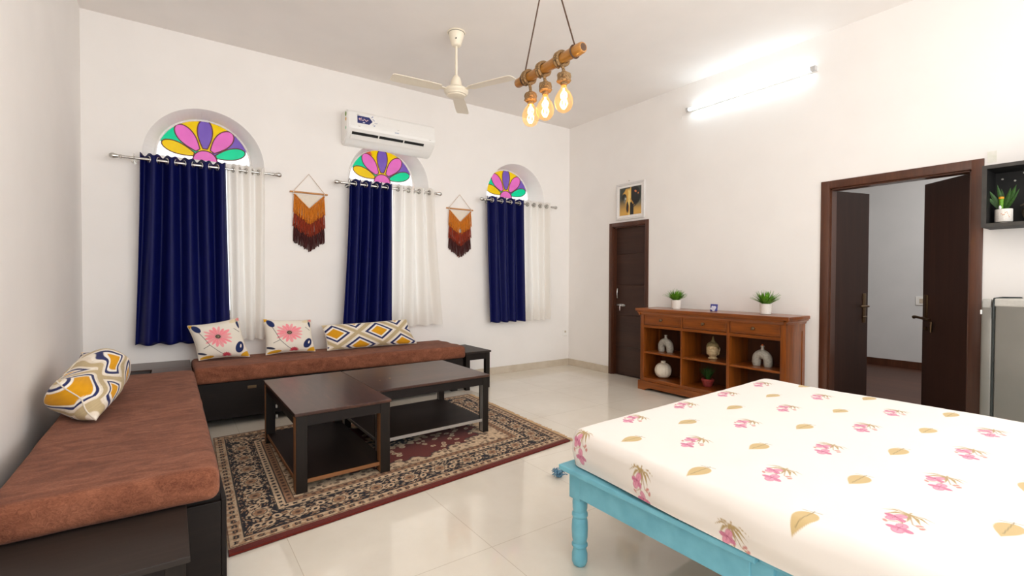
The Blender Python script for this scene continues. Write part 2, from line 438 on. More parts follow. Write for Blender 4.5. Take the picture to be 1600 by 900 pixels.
# front wall behind the camera, with a tall opening added to let light in
bm = B()
box(bm, XL, YF-0.2, 0, -5.2, YF, H); box(bm, -0.6, YF-0.2, 0, 0, YF, H); box(bm, -5.2, YF-0.2, 3.15, -0.6, YF, H); box(bm, -5.2, YF-0.2, 0, -0.6, YF, 0.35)
struct('wall_front', bm, M_wall)
# right wall with two door openings
D1 = (-1.515, -0.84, 2.09); D2 = (-4.635, -3.52, 2.232)
WR = 0.12
bm = B()
box(bm, 0, D1[1], 0, WR, 0.3, H); box(bm, 0, D1[0], D1[2], WR, D1[1], H); box(bm, 0, D2[1], 0, WR, D1[0], H)
box(bm, 0, D2[0], D2[2], WR, D2[1], H); box(bm, 0, YF-0.2, 0, WR, D2[0], H)
struct('wall_right', bm, M_wall)
# back wall with three arched openings
WX = [-4.712, -2.86, -1.0]; RO, ZS, ZB = 0.50, 2.44, 0.92
RP, ZP, YP = 0.412, 2.495, 0.28
bm = B()
edges = [XL] + [e for c in WX for e in (c-RO, c+RO)] + [WR]
for i in range(0, len(edges), 2): box(bm, edges[i], 0, 0, edges[i+1], WT, H)
NA = 40
for c in WX:
    box(bm, c-RO, 0, 0, c+RO, WT, ZB)
    arc_o = [(c-RO*cos(pi*i/NA), ZS+RO*sin(pi*i/NA)) for i in range(NA+1)]
    arc_i = [(c-RP*cos(pi*i/NA), ZP+RP*sin(pi*i/NA)) for i in range(NA+1)]
    for i in range(NA):
        (xa, za), (xb, zb) = arc_o[i], arc_o[i+1]
        (ya, wa), (yb, wb) = arc_i[i], arc_i[i+1]
        q = [bm.verts.new(p) for p in ((xa, 0, za), (xb, 0, zb), (xb, 0, H), (xa, 0, H))]; bm.faces.new(q)
        q = [bm.verts.new(p) for p in ((xa, 0, za), (ya, YP, wa), (yb, YP, wb), (xb, 0, zb))]; bm.faces.new(q)
        q = [bm.verts.new(p) for p in ((ya, YP, wa), (ya, YP, H), (yb, YP, H), (yb, YP, wb))]; bm.faces.new(q)
    for s in (-1, 1):   # jambs below the springing, a little narrower than the arch
        a, b = (c-RO, c-0.43) if s < 0 else (c+0.43, c+RO)
        box(bm, a, 0.0, ZB, b, WT, 2.39)
        q = [bm.verts.new(p) for p in ((c+s*RO, 0, 2.39), (c+s*RO, 0, ZS), (c+s*RP, YP, ZP), (c+s*RP, YP, 2.39))]; bm.faces.new(q)
        q = [bm.verts.new(p) for p in ((c+s*RP, YP, 2.39), (c+s*RP, YP, H), (c+s*(RO+0.01), YP, H), (c+s*(RO+0.01), YP, 2.39))]; bm.faces.new(q)
bmesh.ops.remove_doubles(bm, verts=bm.verts, dist=0.0005)
struct('wall_back', bm, M_wall)
# skirting
bm = B(); box(bm, XL, -0.012, 0, 0, 0, 0.098, bev=0.002)
struct('baseboard_back', bm, M_skirt)
bm = B(); box(bm, -0.012, D1[1], 0, 0, -0.012, 0.098, bev=0.002); box(bm, -0.012, D2[1], 0, 0, D1[0], 0.098, bev=0.002); box(bm, -0.012, YF, 0, 0, D2[0], 0.098, bev=0.002)
struct('baseboard_right', bm, M_skirt)
struct('baseboard_left', bx(XL, YF, 0, XL+0.012, -0.012, 0.098, bev=0.002), M_skirt)
# hall behind the double door
HX = 4.0
struct('floor_hall', bx(0.05, -6.2, -0.1, HX+0.2, -0.5, 0.0), M_hallfloor)
struct('ceiling_hall', bx(WR, -6.2, 3.3, HX+0.2, -0.5, 3.4), M_hallwall)
struct('wall_hall_end', bx(HX, -6.2, 0, HX+0.2, -0.5, 3.3), M_hallwall)
bm = B(); box(bm, WR, -0.7, 0, HX, -0.5, 3.3); struct('wall_hall_left', bm, M_hallwall)
bm = B(); box(bm, WR, -6.2, 0, HX, -6.0, 3.3); struct('wall_hall_right', bm, M_hallwall)
struct('baseboard_hall', bx(HX-0.015, -6.0, 0, HX, -0.7, 0.11, bev=0.002), M_frame)

# ------------------------------------------------------------------ stained glass windows
def stained_window(k, c):
    root = bpy.data.objects.new('window_%d' % k, None); COL.objects.link(root)
    root.location = (c, YP, ZB); root['kind'] = 'structure'
    cx, cz = c, ZP+0.025; R = RP-0.012
    y0, y1 = YP-0.012, YP-0.006
    fan = {}
    def piece(col, poly):
        fan.setdefault(col, []).append(poly)
    R0 = 0.105
    petal_cols = ['yellow', 'pink', 'purple', 'pink', 'green']
    angs = [180-18, 180-52, 90, 52, 18]
    def petal(a, r0, r1, wid, n=20):
        ca, sa = cos(radians(a)), sin(radians(a)); L, Rr = [], []
        for i in range(n+1):
            t = 0.5-0.5*cos(pi*i/n); r = r0+(r1-r0)*t
            w = wid*math.sqrt(max(0, 1-((t-0.6)/0.4)**2)) if t > 0.6 else wid*(0.30+0.70*sin(pi/2*t/0.6))
            L.append((cx+ca*r-sa*w, cz+sa*r+ca*w)); Rr.append((cx+ca*r+sa*w, cz+sa*r-ca*w))
        return L+Rr[::-1][1:]
    rim = []
    petals = []
    for a, colr in zip(angs, petal_cols):
        wid = {18: 0.058, 162: 0.058, 52: 0.072, 128: 0.072, 90: 0.066}[a]
        rout = R*0.985 if a in (90, 52, 128) else R*0.94
        rout = rout - (0.012 if a in (52, 128) else 0.0)
        petals.append((colr, petal(a, R0*0.95, rout, wid)))
    # background panes between the petals (lie just behind the petals)
    bands = [(180, 168, 'clear'), (168, 140, 'green'), (140, 104, 'yellow'), (104, 76, 'yellow'), (76, 38, 'yellow'), (38, 14, 'purple'), (14, 0, 'clear')]
    bands = [(180, 162, 'clear'), (162, 128, 'green'), (128, 90, 'yellow'), (90, 52, 'yellow'), (52, 18, 'purple'), (18, 0, 'clear')]
    def add_pane(name, polys, mat, ya, yb):
        bm = B()
        for poly in polys: prism(bm, poly, ya, yb, 'XZ')
        o = mk(name, bm, mat, root); return o
    bycol = {}
    for a0, a1, colr in bands:
        n = 10
        poly = [(cx, cz)] + [(cx+R*cos(radians(a0+(a1-a0)*i/n)), cz-0.025+R*sin(radians(a0+(a1-a0)*i/n))) for i in range(n+1)]
        bycol.setdefault(colr, []).append(poly)
    # to keep colours pure where a petal overlaps, cut the petals' outlines out of the background by building it from polar cells
    segs = 150; rads = 44
    cells = {}
    petal_np = [(colr, np.array(p)) for colr, p in petals]
    def inside(p, x, z):
        n = len(p); r = False; j = n-1
        for i in range(n):
            if ((p[i, 1] > z) != (p[j, 1] > z)) and (x < (p[j, 0]-p[i, 0])*(z-p[i, 1])/(p[j, 1]-p[i, 1]+1e-12)+p[i, 0]): r = not r
            j = i
        return r
    for i in range(segs):
        for j in range(rads):
            am = pi*(i+0.5)/segs; rm = R*(j+0.5)/rads
            x, z = cx+rm*cos(am), cz-0.025+rm*sin(am)
            colr = None
            if math.hypot(x-cx, z-(cz-0.025)) < R0: colr = 'pink'
            else:
                for pc, p in petal_np:
                    if inside(p, x, z): colr = pc; break
            if colr is None:
                ad = math.degrees(math.atan2(z-cz, x-cx))
                if ad < 0: ad = 0
                for a0, a1, bc in bands:
                    if a1 <= ad <= a0: colr = bc
                if k == 2 and 113 < ad < 128 and rm > R*0.86: colr = 'orange'
            cells.setdefault(colr or 'clear', []).append((i, j))
    for colr, lst in cells.items():
        bm = B(); vd = {}
        def V(i, j):
            if (i, j) not in vd:
                a = pi*i/segs; r = R*j/rads
                vd[(i, j)] = bm.verts.new((cx+r*cos(a), y0, cz-0.025+r*sin(a)))
            return vd[(i, j)]
        for i, j in lst:
            q = [V(i, j), V(i+1, j), V(i+1, j+1), V(i, j+1)]
            if j == 0: q = [bm.verts.new((cx, y0, cz-0.025)), V(i, 1), V(i+1, 1)]
            try: bm.faces.new(q)
            except ValueError: pass
        setp(mk(colr.replace('clear', 'frosted')+'_glass_pane', bm, G[colr], root), {'pink': 'pink stained glass', 'yellow': 'yellow stained glass', 'green': 'green stained glass', 'purple': 'violet stained glass', 'orange': 'orange stained glass', 'clear': 'white frosted glass'}[colr])
    # leading
    bm = B(); yl = y0-0.002
    for colr, p in petals: tube(bm, [(x, yl, z) for x, z in p], 0.0055, 6, closed=True)
    tube(bm, [(cx+R0*cos(pi*i/24), yl, cz-0.025+R0*sin(pi*i/24)) for i in range(25)], 0.0055, 6)
    for s in (0, 1):
        a = radians(6) if s == 0 else radians(174)
    mk('leading', bm, M_lead, root, 0.8)
    bm = B()
    tube(bm, [(cx+(R+0.008)*cos(pi*i/40), YP-0.012, ZP+(R+0.008)*sin(pi*i/40)) for i in range(41)], 0.011, 8)
    box(bm, c-RP, YP-0.03, ZP-0.05, c+RP, YP+0.02, ZP+0.004, bev=0.003)
    for x in (c-RP+0.02, c, c+RP-0.02): box(bm, x-0.02, YP-0.02, ZB, x+0.02, YP+0.02, ZP-0.05)
    box(bm, c-RP, YP-0.02, ZB, c+RP, YP+0.02, ZB+0.05)
    mk('window_frame', bm, M_winframe, root, 0.7)
    mk('lower_pane', bx(c-RP+0.03, YP-0.004, ZB+0.05, c+RP-0.03, YP+0.002, ZP-0.05), G['clear'], root)
for k, c in enumerate(WX): stained_window(k+1, c)

# ------------------------------------------------------------------ doors
def door_frame(parent, y0, y1, zt, w, xa, xb):
    bm = B()
    box(bm, xa, y0, 0, xb, y0+w, zt, bev=0.004); box(bm, xa, y1-w, 0, xb, y1, zt, bev=0.004)
    box(bm, xa, y0+w-0.004, zt-w, xb, y1-w+0.004, zt, bev=0.004)
    # stop bead
    box(bm, xa+0.03, y0+w, 0, xb, y0+w+0.012, zt-w); box(bm, xa+0.03, y1-w-0.012, 0, xb, y1-w, zt-w); box(bm, xa+0.03, y0+w, zt-w-0.012, xb, y1-w, zt-w)
    return mk('door_frame', bm, M_frame, parent, 0.6)
d1 = bpy.data.objects.new('door_1', None); COL.objects.link(d1); d1.location = (0, (D1[0]+D1[1])/2, 0); d1['kind'] = 'structure'
door_frame(d1, D1[0], D1[1], D1[2], 0.055, -0.012, WR)
bm = B()
zt = D1[2]-0.06; zs = [0.005, 0.40, 0.82, 1.24, 1.66, zt]
for a, b in zip(zs[:-1], zs[1:]): box(bm, 0.072, D1[0]+0.056, a+0.0008, 0.11, D1[1]-0.056, b-0.0008, bev=0.0022, seg=1)
box(bm, 0.078, D1[0]+0.056, 0.005, 0.105, D1[1]-0.056, zt)
lf = mk('door_leaf', bm, M_door, d1)
bm = B(); yh = -0.955
tube(bm, [(0.072, yh, 1.19), (0.035, yh, 1.185), (0.03, yh, 1.15), (0.03, yh, 1.10), (0.035, yh, 1.065), (0.072, yh, 1.06)], 0.008, 8)
mk('pull_handle', bm, M_steel, lf, 0.8)
bm = B()
tube(bm, [(0.055, -0.895, 0.962), (0.055, -1.075, 0.962)], 0.009, 8); box(bm, 0.06, -1.05, 0.945, 0.073, -0.93, 0.979, bev=0.003)
tube(bm, [(0.053, -0.992, 0.962), (0.048, -0.992, 0.93), (0.05, -0.992, 0.885)], 0.0085, 8)
lathe(bm, [(0.014, 0), (0.014, 0.008)], (0.045, -1.075, 0.962), 12, 'X')
mk('latch_bolt', bm, M_steel, lf, 0.8)

d2 = bpy.data.objects.new('door_2', None); COL.objects.link(d2); d2.location = (0, (D2[0]+D2[1])/2, 0); d2['kind'] = 'structure'
door_frame(d2, D2[0], D2[1], D2[2], 0.072, -0.012, WR)
def leaf(hx, hy, ex, ey, zt, side):
    """door leaf from hinge to free edge; side = direction of the room-facing face"""
    d = Vector((ex-hx, ey-hy, 0)); L = d.length; d.normalize(); n = Vector((-d.y, d.x, 0))*side
    e = bpy.data.objects.new('door_leaf', None)
    def pt(s, t, z): return Vector((hx, hy, 0))+d*s+n*t+Vector((0, 0, z))
    bm = B()
    box(bm, 0, 0, 0.006, L, 0.036, zt, bev=0.002)
    def tf(bm):
        for v in bm.verts: v.co = pt(v.co.x, v.co.y-0.036, v.co.z)
    tf(bm)
    lf = mk('door_leaf', bm, M_leaf, d2)
    return lf, L, pt, tf
lf, L, pt, tf = leaf(0.10, -3.598, 0.535, -3.728, 2.152, -1)
bm = B(); box(bm, L-0.075, 0.036, 0.90, L-0.035, 0.046, 1.185, bev=0.004); tf(bm); mk('handle_plate', bm, M_bronze, lf, 0.7)
bm = B(); tube(bm, [(L-0.055, 0.04, 1.062), (L-0.055, 0.085, 1.062), (L-0.075, 0.092, 1.062), (L-0.165, 0.088, 1.06)], 0.009, 8)
tube(bm, [(L-0.055, 0.04, 0.96), (L-0.055, 0.06, 0.96), (L-0.10, 0.06, 0.957)], 0.009, 8); box(bm, L-0.006, 0.004, 1.0, L+0.006, 0.03, 1.07); tf(bm); mk('lever_handle', bm, M_bronze, lf, 0.8)
lf, L, pt, tf = leaf(0.10, -4.548, 0.40, -4.182, 2.152, 1)
bm = B(); box(bm, L-0.062, 0.036, 0.985, L-0.022, 0.046, 1.185, bev=0.004); tf(bm); mk('handle_plate', bm, M_bronze, lf, 0.7)
bm = B(); tube(bm, [(L+0.045, 0.075, 0.985), (L+0.02, 0.08, 0.99), (L-0.04, 0.085, 0.985), (L-0.145, 0.085, 0.972)], [0.016, 0.012, 0.011, 0.013], 10)
tube(bm, [(L-0.04, 0.03, 0.985), (L-0.04, 0.085, 0.985)], 0.01, 8)
tube(bm, [(L-0.115, 0.05, 0.955), (L-0.115, 0.052, 0.865)], 0.009, 8); tf(bm); mk('lever_handle', bm, M_bronze, lf, 0.8)
bm = B(); lathe(bm, [(0.001, 0.036), (0.014, 0.036), (0.014, 0.05), (0.001, 0.052)], (L-0.048, 0, 0.892), 14, 'Y'); tf(bm); mk('keyhole_boss', bm, M_bronze, lf, 0.8)

# ------------------------------------------------------------------ curtains
def curtain_rod(x0, x1, label, y=-0.12, z=2.368):
    root = thing('curtain_rod', ((x0+x1)/2, y, z), label, 'curtain rod', 'curtain rods over the arched windows')
    bm = B(); lathe(bm, [(0.0125, x0+0.09), (0.0125, x1-0.09)], (0, y, z), 16, 'X'); mk('pole', bm, M_steel, root, 0.7)
    for s, xe in ((1, x0), (-1, x1)):
        prof = [(0.002, 0), (0.016, 0.004), (0.024, 0.016), (0.025, 0.03), (0.019, 0.05), (0.014, 0.066), (0.017, 0.072), (0.017, 0.085), (0.0135, 0.088), (0.0135, 0.11)]
        bm = B(); lathe(bm, [(r, xe+s*h) for r, h in prof], (0, y, z), 18, 'X'); mk('finial', bm, M_steel, root, 0.6)
        bm = B(); xb = xe+s*0.17
        lathe(bm, [(0.022, -0.008), (0.022, 0.0)], (xb, 0, z-0.012), 16, 'Y'); tube(bm, [(xb, -0.004, z-0.012), (xb, y, z-0.016)], 0.006, 8)
        tube(bm, [(xb, y+0.016*cos(a), z+0.016*sin(a)) for a in np.linspace(-pi, pi, 14)], 0.004, 6)
        tube(bm, [(xb, y, z+0.015), (xb, y, z+0.04)], 0.003, 6)
        mk('bracket', bm, M_steel, root, 0.7)
    return root
def curtain(name, label, group, xt0, xt1, xb0, xb1, zt, zb, waves, mat, seed, y=-0.12, rodz=2.368, amp=0.047, hem_slope=0.0, phase=0.0):
    nu, nv = waves*26+1, 60
    s = np.linspace(0, 1, nu)[:, None]; t = np.linspace(0, 1, nv)[None, :]
    rs = np.random.RandomState(seed)
    ph = 2*pi*waves*s + phase
    drift = (0.5*np.sin(3.1*s*2+seed)+0.25*np.sin(5*s+seed*2.0))*t**1.3*1.3
    A = amp*(1-0.25*t)*(1+0.35*np.sin(5*s+seed)*t)
    Y = y+A*np.sin(ph+drift)+0.004*np.sin(1.6*ph+3*t+seed)*t
    X0 = xt0+(xb0-xt0)*t**1.4; X1 = xt1+(xb1-xt1)*t**1.4
    X = X0+(X1-X0)*s + 0.006*np.cos(ph+drift)*t
    Z = (zt+(zb-zt)*t) + hem_slope*(s-0.5)*t + 0.006*np.sin(ph*1.0)*t + 0*s
    Z = Z + (0.012*np.cos(2*ph))*(1-t)**8
    P = np.stack([X, np.minimum(Y, -0.035), Z], -1)
    root = thing(name, ((xt0+xt1)/2, y, zb), label, 'curtain', group)
    grid_obj('drape', P, mat, root, solid=0.004 if mat is M_navy else 0.0)
    # eyelets where the cloth crosses the rod
    for k in range(2*waves):
        sk = ((k+0.0)*pi-phase+pi*0.5*0)/(2*pi*waves)
        sk = (k*pi+pi-phase)/(2*pi*waves) if k*pi+pi-phase <= 2*pi*waves-0.3 else None
        if sk is None or sk < 0.01: continue
        xk = xt0+(xt1-xt0)*sk
        dx = (xt1-xt0); dy = amp*2*pi*waves*cos(2*pi*waves*sk+phase)
        T = Vector((dx, dy, 0)).normalized()
        bm = B()
        tube(bm, [Vector((xk, y, rodz))+T*0.026*cos(a)+Vector((0, 0, 0.026*sin(a))) for a in np.linspace(0, 2*pi, 25)[:-1]], 0.007, 8, closed=True)
        mk('eyelet', bm, M_steel, root, 0.9)
    return root
curtain_rod(-5.436, -4.068, 'steel curtain rod over the leftmost arched window')
curtain_rod(-3.544, -2.24, 'steel curtain rod below the air conditioner, over the middle arched window')
curtain_rod(-1.679, -0.354, 'steel curtain rod over the rightmost arched window, nearest the room corner')
gN, gW = 'navy curtains', 'white curtains'
curtain('navy_curtain', 'wide navy satin eyelet curtain on the leftmost window, behind the flower cushion', gN, -5.222, -4.566, -5.272, -4.535, 2.415, 0.70, 5, M_navy, 1, hem_slope=-0.01)
curtain('navy_curtain', 'navy satin eyelet curtain on the middle window, flaring out behind the long diamond cushion', gN, -3.375, -2.888, -3.465, -2.90, 2.415, 0.70, 4, M_navy, 5)
curtain('navy_curtain', 'navy satin eyelet curtain on the rightmost window, nearest the room corner', gN, -1.565, -0.968, -1.515, -0.925, 2.415, 0.728, 4, M_navy, 9)
curtain('white_curtain', 'narrow white eyelet curtain on the leftmost window, right of the wide navy one', gW, -4.556, -4.225, -4.53, -4.232, 2.415, 0.70, 3, M_whitecurt, 2)
curtain('white_curtain', 'white eyelet curtain on the middle window under the air conditioner', gW, -2.878, -2.342, -2.915, -2.235, 2.415, 0.745, 4, M_whitecurt, 6, hem_slope=0.01)
curtain('white_curtain', 'white eyelet curtain on the rightmost window, nearest the room corner', gW, -0.955, -0.487, -0.91, -0.452, 2.415, 0.735, 4, M_whitecurt, 8)

# ------------------------------------------------------------------ rug
def bil(c, s, t):
    nl, nr, fr, fl = [np.array(p) for p in c]
    return (nl*(1-s)+nr*s)*(1-t)+(fl*(1-s)+fr*s)*t
RC = [(-4.795, -2.975), (-2.385, -2.672), (-2.278, -0.838), (-4.735, -0.985)]
def build_rug():
    nu, nv = 620, 480
    s = np.linspace(0, 1, nu)[:, None]+np.zeros((nu, nv)); t = np.linspace(0, 1, nv)[None, :]+np.zeros((nu, nv))
    Wd, Dp = 2.45, 1.93
    x = s*Wd; y = t*Dp
    xy = bil(RC, s[..., None], t[..., None])
    Zz = 0.012+0.0006*vnoise(x*90, y*90, 3)
    P = np.stack([xy[..., 0], xy[..., 1], Zz], -1)
    NAVY, CREAM, TAN, MAR, BRN = (24, 20, 30), (216, 186, 152), (162, 120, 88), (106, 34, 24), (84, 56, 44)
    wob = (vnoise(x*30, y*30, 7)-0.5)*0.006
    edge = 0.052
    dn = y-edge; df = Dp-y-0.012; dl = x-0.0; dr = Wd-x-0.012
    d = np.minimum(np.minimum(dl, dr), np.minimum(dn, df))
    horiz = (np.minimum(dn, df) < np.minimum(dl, dr))
    a = np.where(horiz, x, y)          # coordinate along the border
    px = 1.2e-3
    C = np.zeros(x.shape+(3,))+lin(CREAM)
    fine = vnoise(x*160, y*160, 11); mid = vnoise(x*55, y*55, 12)
    C = C*(0.78+0.4*mid[..., None])
    def band(lo, hi): return smoothstep(lo-px, lo+px, d)*(1-smoothstep(hi-px, hi+px, d))
    def motif(period, lo, hi, colr, w=0.55, sharp=0.2):
        c = (a/period) % 1.0-0.5; v = (d-(lo+hi)/2)/((hi-lo)/2)
        r = np.maximum(np.abs(c)*2/w, np.abs(v)/0.62)+(fine-0.5)*0.5
        return band(lo, hi)*(1-smoothstep(1-sharp, 1+sharp, r))
    # outer guard: cream with small dark squares, hairlines either side
    C = over(C, TAN, band(0.0, 0.07)*smoothstep(0.5, 0.62, mid)*0.8)
    C = over(C, NAVY, motif(0.06, 0.02, 0.062, NAVY)); C = over(C, TAN, motif(0.06, 0.034, 0.048, TAN, 0.28))
    C = over(C, BRN, band(0.004, 0.010)); C = over(C, NAVY, band(0.072, 0.08))
    # navy main border with rosettes, leaves and vines
    lo, hi = 0.08, 0.262; mb = band(lo, hi)
    C = over(C, NAVY, mb)
    per = 0.235; cc = ((a/per) % 1.0-0.5)*per; dv = d-(lo+hi)/2
    r = np.hypot(cc, dv*1.05); th = np.arctan2(dv, cc)
    fl_ = 1-smoothstep(-0.004, 0.004, r-(0.058+0.009*np.cos(8*th)))
    C = over(C, CREAM, mb*fl_*0.95)
    C = over(C, NAVY, mb*(smoothstep(0.036, 0.039, r)*(1-smoothstep(0.042, 0.046, r))))
    C = over(C, TAN, mb*(1-smoothstep(0.032, 0.036, r+0.004*np.cos(6*th))))
    C = over(C, BRN, mb*(1-smoothstep(0.012, 0.016, r)))
    vine = np.abs(dv-0.048*np.sin(2*pi*a/per))
    C = over(C, TAN, mb*(1-fl_)*(1-smoothstep(0.003, 0.006, vine+wob)))
    w1, w2, cid = worley(a*42+3*dv*20*np.sign(np.sin(2*pi*a/per)), d*66, 21)
    leafm = (1-smoothstep(0.30, 0.42, w1))*mb*(1-fl_)*(cid > 0.3)
    C = over(C, CREAM, leafm*0.9); C = over(C, TAN, leafm*(cid > 0.72))
    c2 = (((a/per)+0.5) % 1.0-0.5)*per
    for sg in (-1, 1):
        q = np.hypot((c2-0.02*sg)/0.026+dv*8*sg, (dv-0.028*sg)/0.03)
        C = over(C, CREAM, mb*(1-smoothstep(0.85, 1.05, q))); C = over(C, NAVY, mb*(1-smoothstep(0.38, 0.5, q)))
    # inner guards
    C = over(C, NAVY, band(0.262, 0.268))
    C = over(C, NAVY, motif(0.048, 0.274, 0.306, NAVY, 0.5)); C = over(C, NAVY, band(0.312, 0.319))
    C = over(C, TAN, band(0.319, 0.362)); C = over(C, BRN, motif(0.05, 0.324, 0.358, BRN, 0.5)); C = over(C, NAVY, band(0.362, 0.367))
    # field: cream spandrels with small flowers, scalloped maroon ground, cream medallion
    inner = smoothstep(0.367, 0.369, d)
    u = (x-Wd/2)/(Wd/2-0.37); v = (y-(Dp+edge)/2)/((Dp-edge)/2-0.37)
    w1, w2, cid = worley(x*24, y*24, 31)
    fl2 = (1-smoothstep(0.26, 0.36, np.abs(w1-0.10*np.sin(40*(x+y)))))*(cid > 0.35)
    C = over(C, BRN, inner*fl2*0.8)
    ring = (1-smoothstep(0.03, 0.06, np.abs(w1-0.36)))*(cid > 0.55)
    C = over(C, NAVY, inner*ring*0.75)
    au, av = np.abs(u), np.abs(v)
    ang = np.arctan2(v*0.8, u)
    lim = 0.86+0.045*np.cos(22*ang)+0.03*np.cos(9*ang)+(mid-0.5)*0.05
    rr = (au**2.6*1.02+av**2.6*1.0)**(1/2.6)
    mar = inner*(1-smoothstep(lim-0.01, lim+0.01, rr))
    outl = inner*(1-smoothstep(0.012, 0.03, np.abs(rr-lim)))
    C = over(C, MAR, mar); C = over(C, NAVY, outl*0.7)
    w1, w2, cid = worley(x*13+0.6*vnoise(x*9, y*9, 5), y*15+0.6*vnoise(x*9, y*9, 6), 41)
    blob = (1-smoothstep(0.27, 0.33, w1+0.16*(vnoise(x*70, y*70, 8)-0.5)))*(cid > 0.42)
    C = over(C, CREAM, mar*blob); C = over(C, BRN, mar*blob*(1-smoothstep(0.12, 0.2, w1))*0.6)
    med = 0.34+0.035*np.cos(16*ang); rm = np.hypot(u*1.15, v)
    C = over(C, CREAM, inner*(1-smoothstep(med-0.01, med+0.01, rm)))
    C = over(C, NAVY, inner*(1-smoothstep(0.26, 0.28, rm+0.03*np.cos(12*ang))))
    C = over(C, CREAM, inner*(rm < 0.3)*(1-smoothstep(0.25, 0.35, worley(x*26, y*26, 51)[0])))
    # plain maroon binding along the near edge, narrow dark binding elsewhere
    C = over(C, MAR, 1-smoothstep(-px, px, dn)); C = over(C, BRN, 1-smoothstep(-px, px, np.minimum(df, dr)))
    C = C*(0.70+0.26*fine[..., None])
    root = thing('rug', ((RC[0][0]+RC[2][0])/2, (RC[0][1]+RC[2][1])/2, 0.0), 'Persian style rug with navy floral border under the two dark coffee tables', 'rug')
    o = grid_obj('pile', P, M_rug, root, C)
    # bound edges down to the floor
    o.modifiers.new('thickness', 'SOLIDIFY').thickness = 0.0105
    bm = B(); rs = random.Random(4)
    for i in range(150):
        tt = (i+0.5)/150
        p = Vector((*bil(RC, 0.999, tt), 0.006)); L = 0.045+rs.random()*0.02; dy = (rs.random()-0.5)*0.02
        tube(bm, [p, p+Vector((L*0.5, dy*0.4, -0.0005)), p+Vector((L, dy, -0.0028))], [0.0035, 0.003, 0.0025], 5)
    fr = mk('fringe', bm, M_string, root, 0.9); fr['kind'] = 'stuff'
build_rug()

# ------------------------------------------------------------------ day beds: storage bases and suede cushions
def cushion_slab(bm, x0, y0, z0, x1, y1, z1, r, seed):
    vsx = box(bm, x0, y0, z0, x1, y1, z1)
    es = list({e for v in vsx for e in v.link_edges})
    bmesh.ops.bevel(bm, geom=es, offset=r, segments=4, affect='EDGES', profile=0.5)
    bmesh.ops.subdivide_edges(bm, edges=[e for e in bm.edges if e.calc_length() > 0.09], cuts=14, use_grid_fill=True)
    rs = np.random.RandomState(seed)
    for v in bm.verts:
        n = float(vnoise(np.array([v.co.x*7+50.]), np.array([v.co.y*7+50.+v.co.z*9]), seed)[0])-0.5
        k = (v.co.z-z0)/(z1-z0)
        v.co.z += n*0.010*k
        v.co += (v.co-Vector(((x0+x1)/2, (y0+y1)/2, v.co.z))).normalized()*n*0.006
# long base below the windows
BX0, BX1, BY0 = -4.85, -2.245, -0.675
base = thing('storage_bench', ((BX0+BX1)/2, BY0/2, 0), 'long low dark wooden storage base under the windows, below a brown cushion', 'daybed base', 'daybed bases')
bm = B(); box(bm, BX0, BY0+0.02, 0.08, BX1, -0.015, 0.395, bev=0.004); mk('carcass', bm, M_dark_x, base)
bm = B(); box(bm, BX0, BY0, 0.075, BX1, BY0+0.019, 0.393, bev=0.003); mk('front_panel', bm, M_dark_x, base)
for xx in (BX0+0.06, -3.55, BX1-0.06):
    bm = B(); box(bm, xx-0.04, BY0+0.09, 0, xx+0.04, BY0+0.17, 0.08, bev=0.004); mk('foot', bm, M_dark_z, base)
bm = B(); box(bm, -4.45, BY0-0.003, 0.32, -4.38, BY0, 0.345, bev=0.001); setp(mk('lock_plate', bm, M_bronze, base), 'small brass lock plate')
bm = B(); lathe(bm, [(0.001, BX1+0.012), (0.018, BX1+0.01), (0.02, BX1)], (0, -0.45, 0.315), 16, 'X'); mk('corner_bolt', bm, M_steel, base, 0.7)
bm = B(); cushion_slab(bm, BX0, -0.715, 0.397, -2.225, -0.03, 0.54, 0.035, 3)
setp(mk('seat_cushion', bm, M_suede, None, 0.9), 'long brown suede seat cushion under the windows, holding three printed pillows', 'cushion', 'brown daybed cushions')
# left base against the left wall
LX0, LX1, LY0, LY1 = -5.60, -4.825, -3.25, -0.70
base = thing('storage_bench', ((LX0+LX1)/2, (LY0+LY1)/2, 0), 'dark wooden storage base along the left wall, nearest the camera', 'daybed base', 'daybed bases')
bm = B(); box(bm, LX0, LY0+0.02, 0.06, LX1-0.02, LY1, 0.41, bev=0.004); mk('carcass', bm, M_dark_y, base)
bm = B(); box(bm, LX1-0.019, LY0, 0.01, LX1, LY1, 0.393, bev=0.003); mk('side_panel', bm, M_dark_y, base)
bm = B(); box(bm, LX0, LY0, 0.0, LX1-0.02, LY0+0.019, 0.385, bev=0.003); mk('end_panel', bm, M_dark_x, base)
bm = B(); cushion_slab(bm, -5.53, -3.305, 0.411, -4.85, -0.715, 0.545, 0.04, 9)
setp(mk('seat_cushion', bm, M_suede, None, 0.9), 'brown suede seat cushion along the left wall, under the twisted pillow', 'cushion', 'brown daybed cushions')
# corner cabinet top between the two day beds
cab = thing('corner_box', (-5.24, -0.36, 0), 'dark wooden corner box between the two daybeds, behind the twisted pillow', 'cabinet')
bm = B(); box(bm, -5.60, -0.69, 0.0, -4.865, -0.02, 0.505, bev=0.004); mk('carcass', bm, M_dark_x, cab)
bm = B(); box(bm, -5.61, -0.45, 0.506, -4.862, -0.016, 0.528, bev=0.003); box(bm, -5.14, -0.695, 0.506, -4.862, -0.45, 0.528, bev=0.003); mk('lid', bm, M_top_x, cab)
bm = B(); box(bm, -5.61, -0.69, 0.508, -5.15, -0.46, 0.522, bev=0.003); mk('flap', bm, M_dark_x, cab)

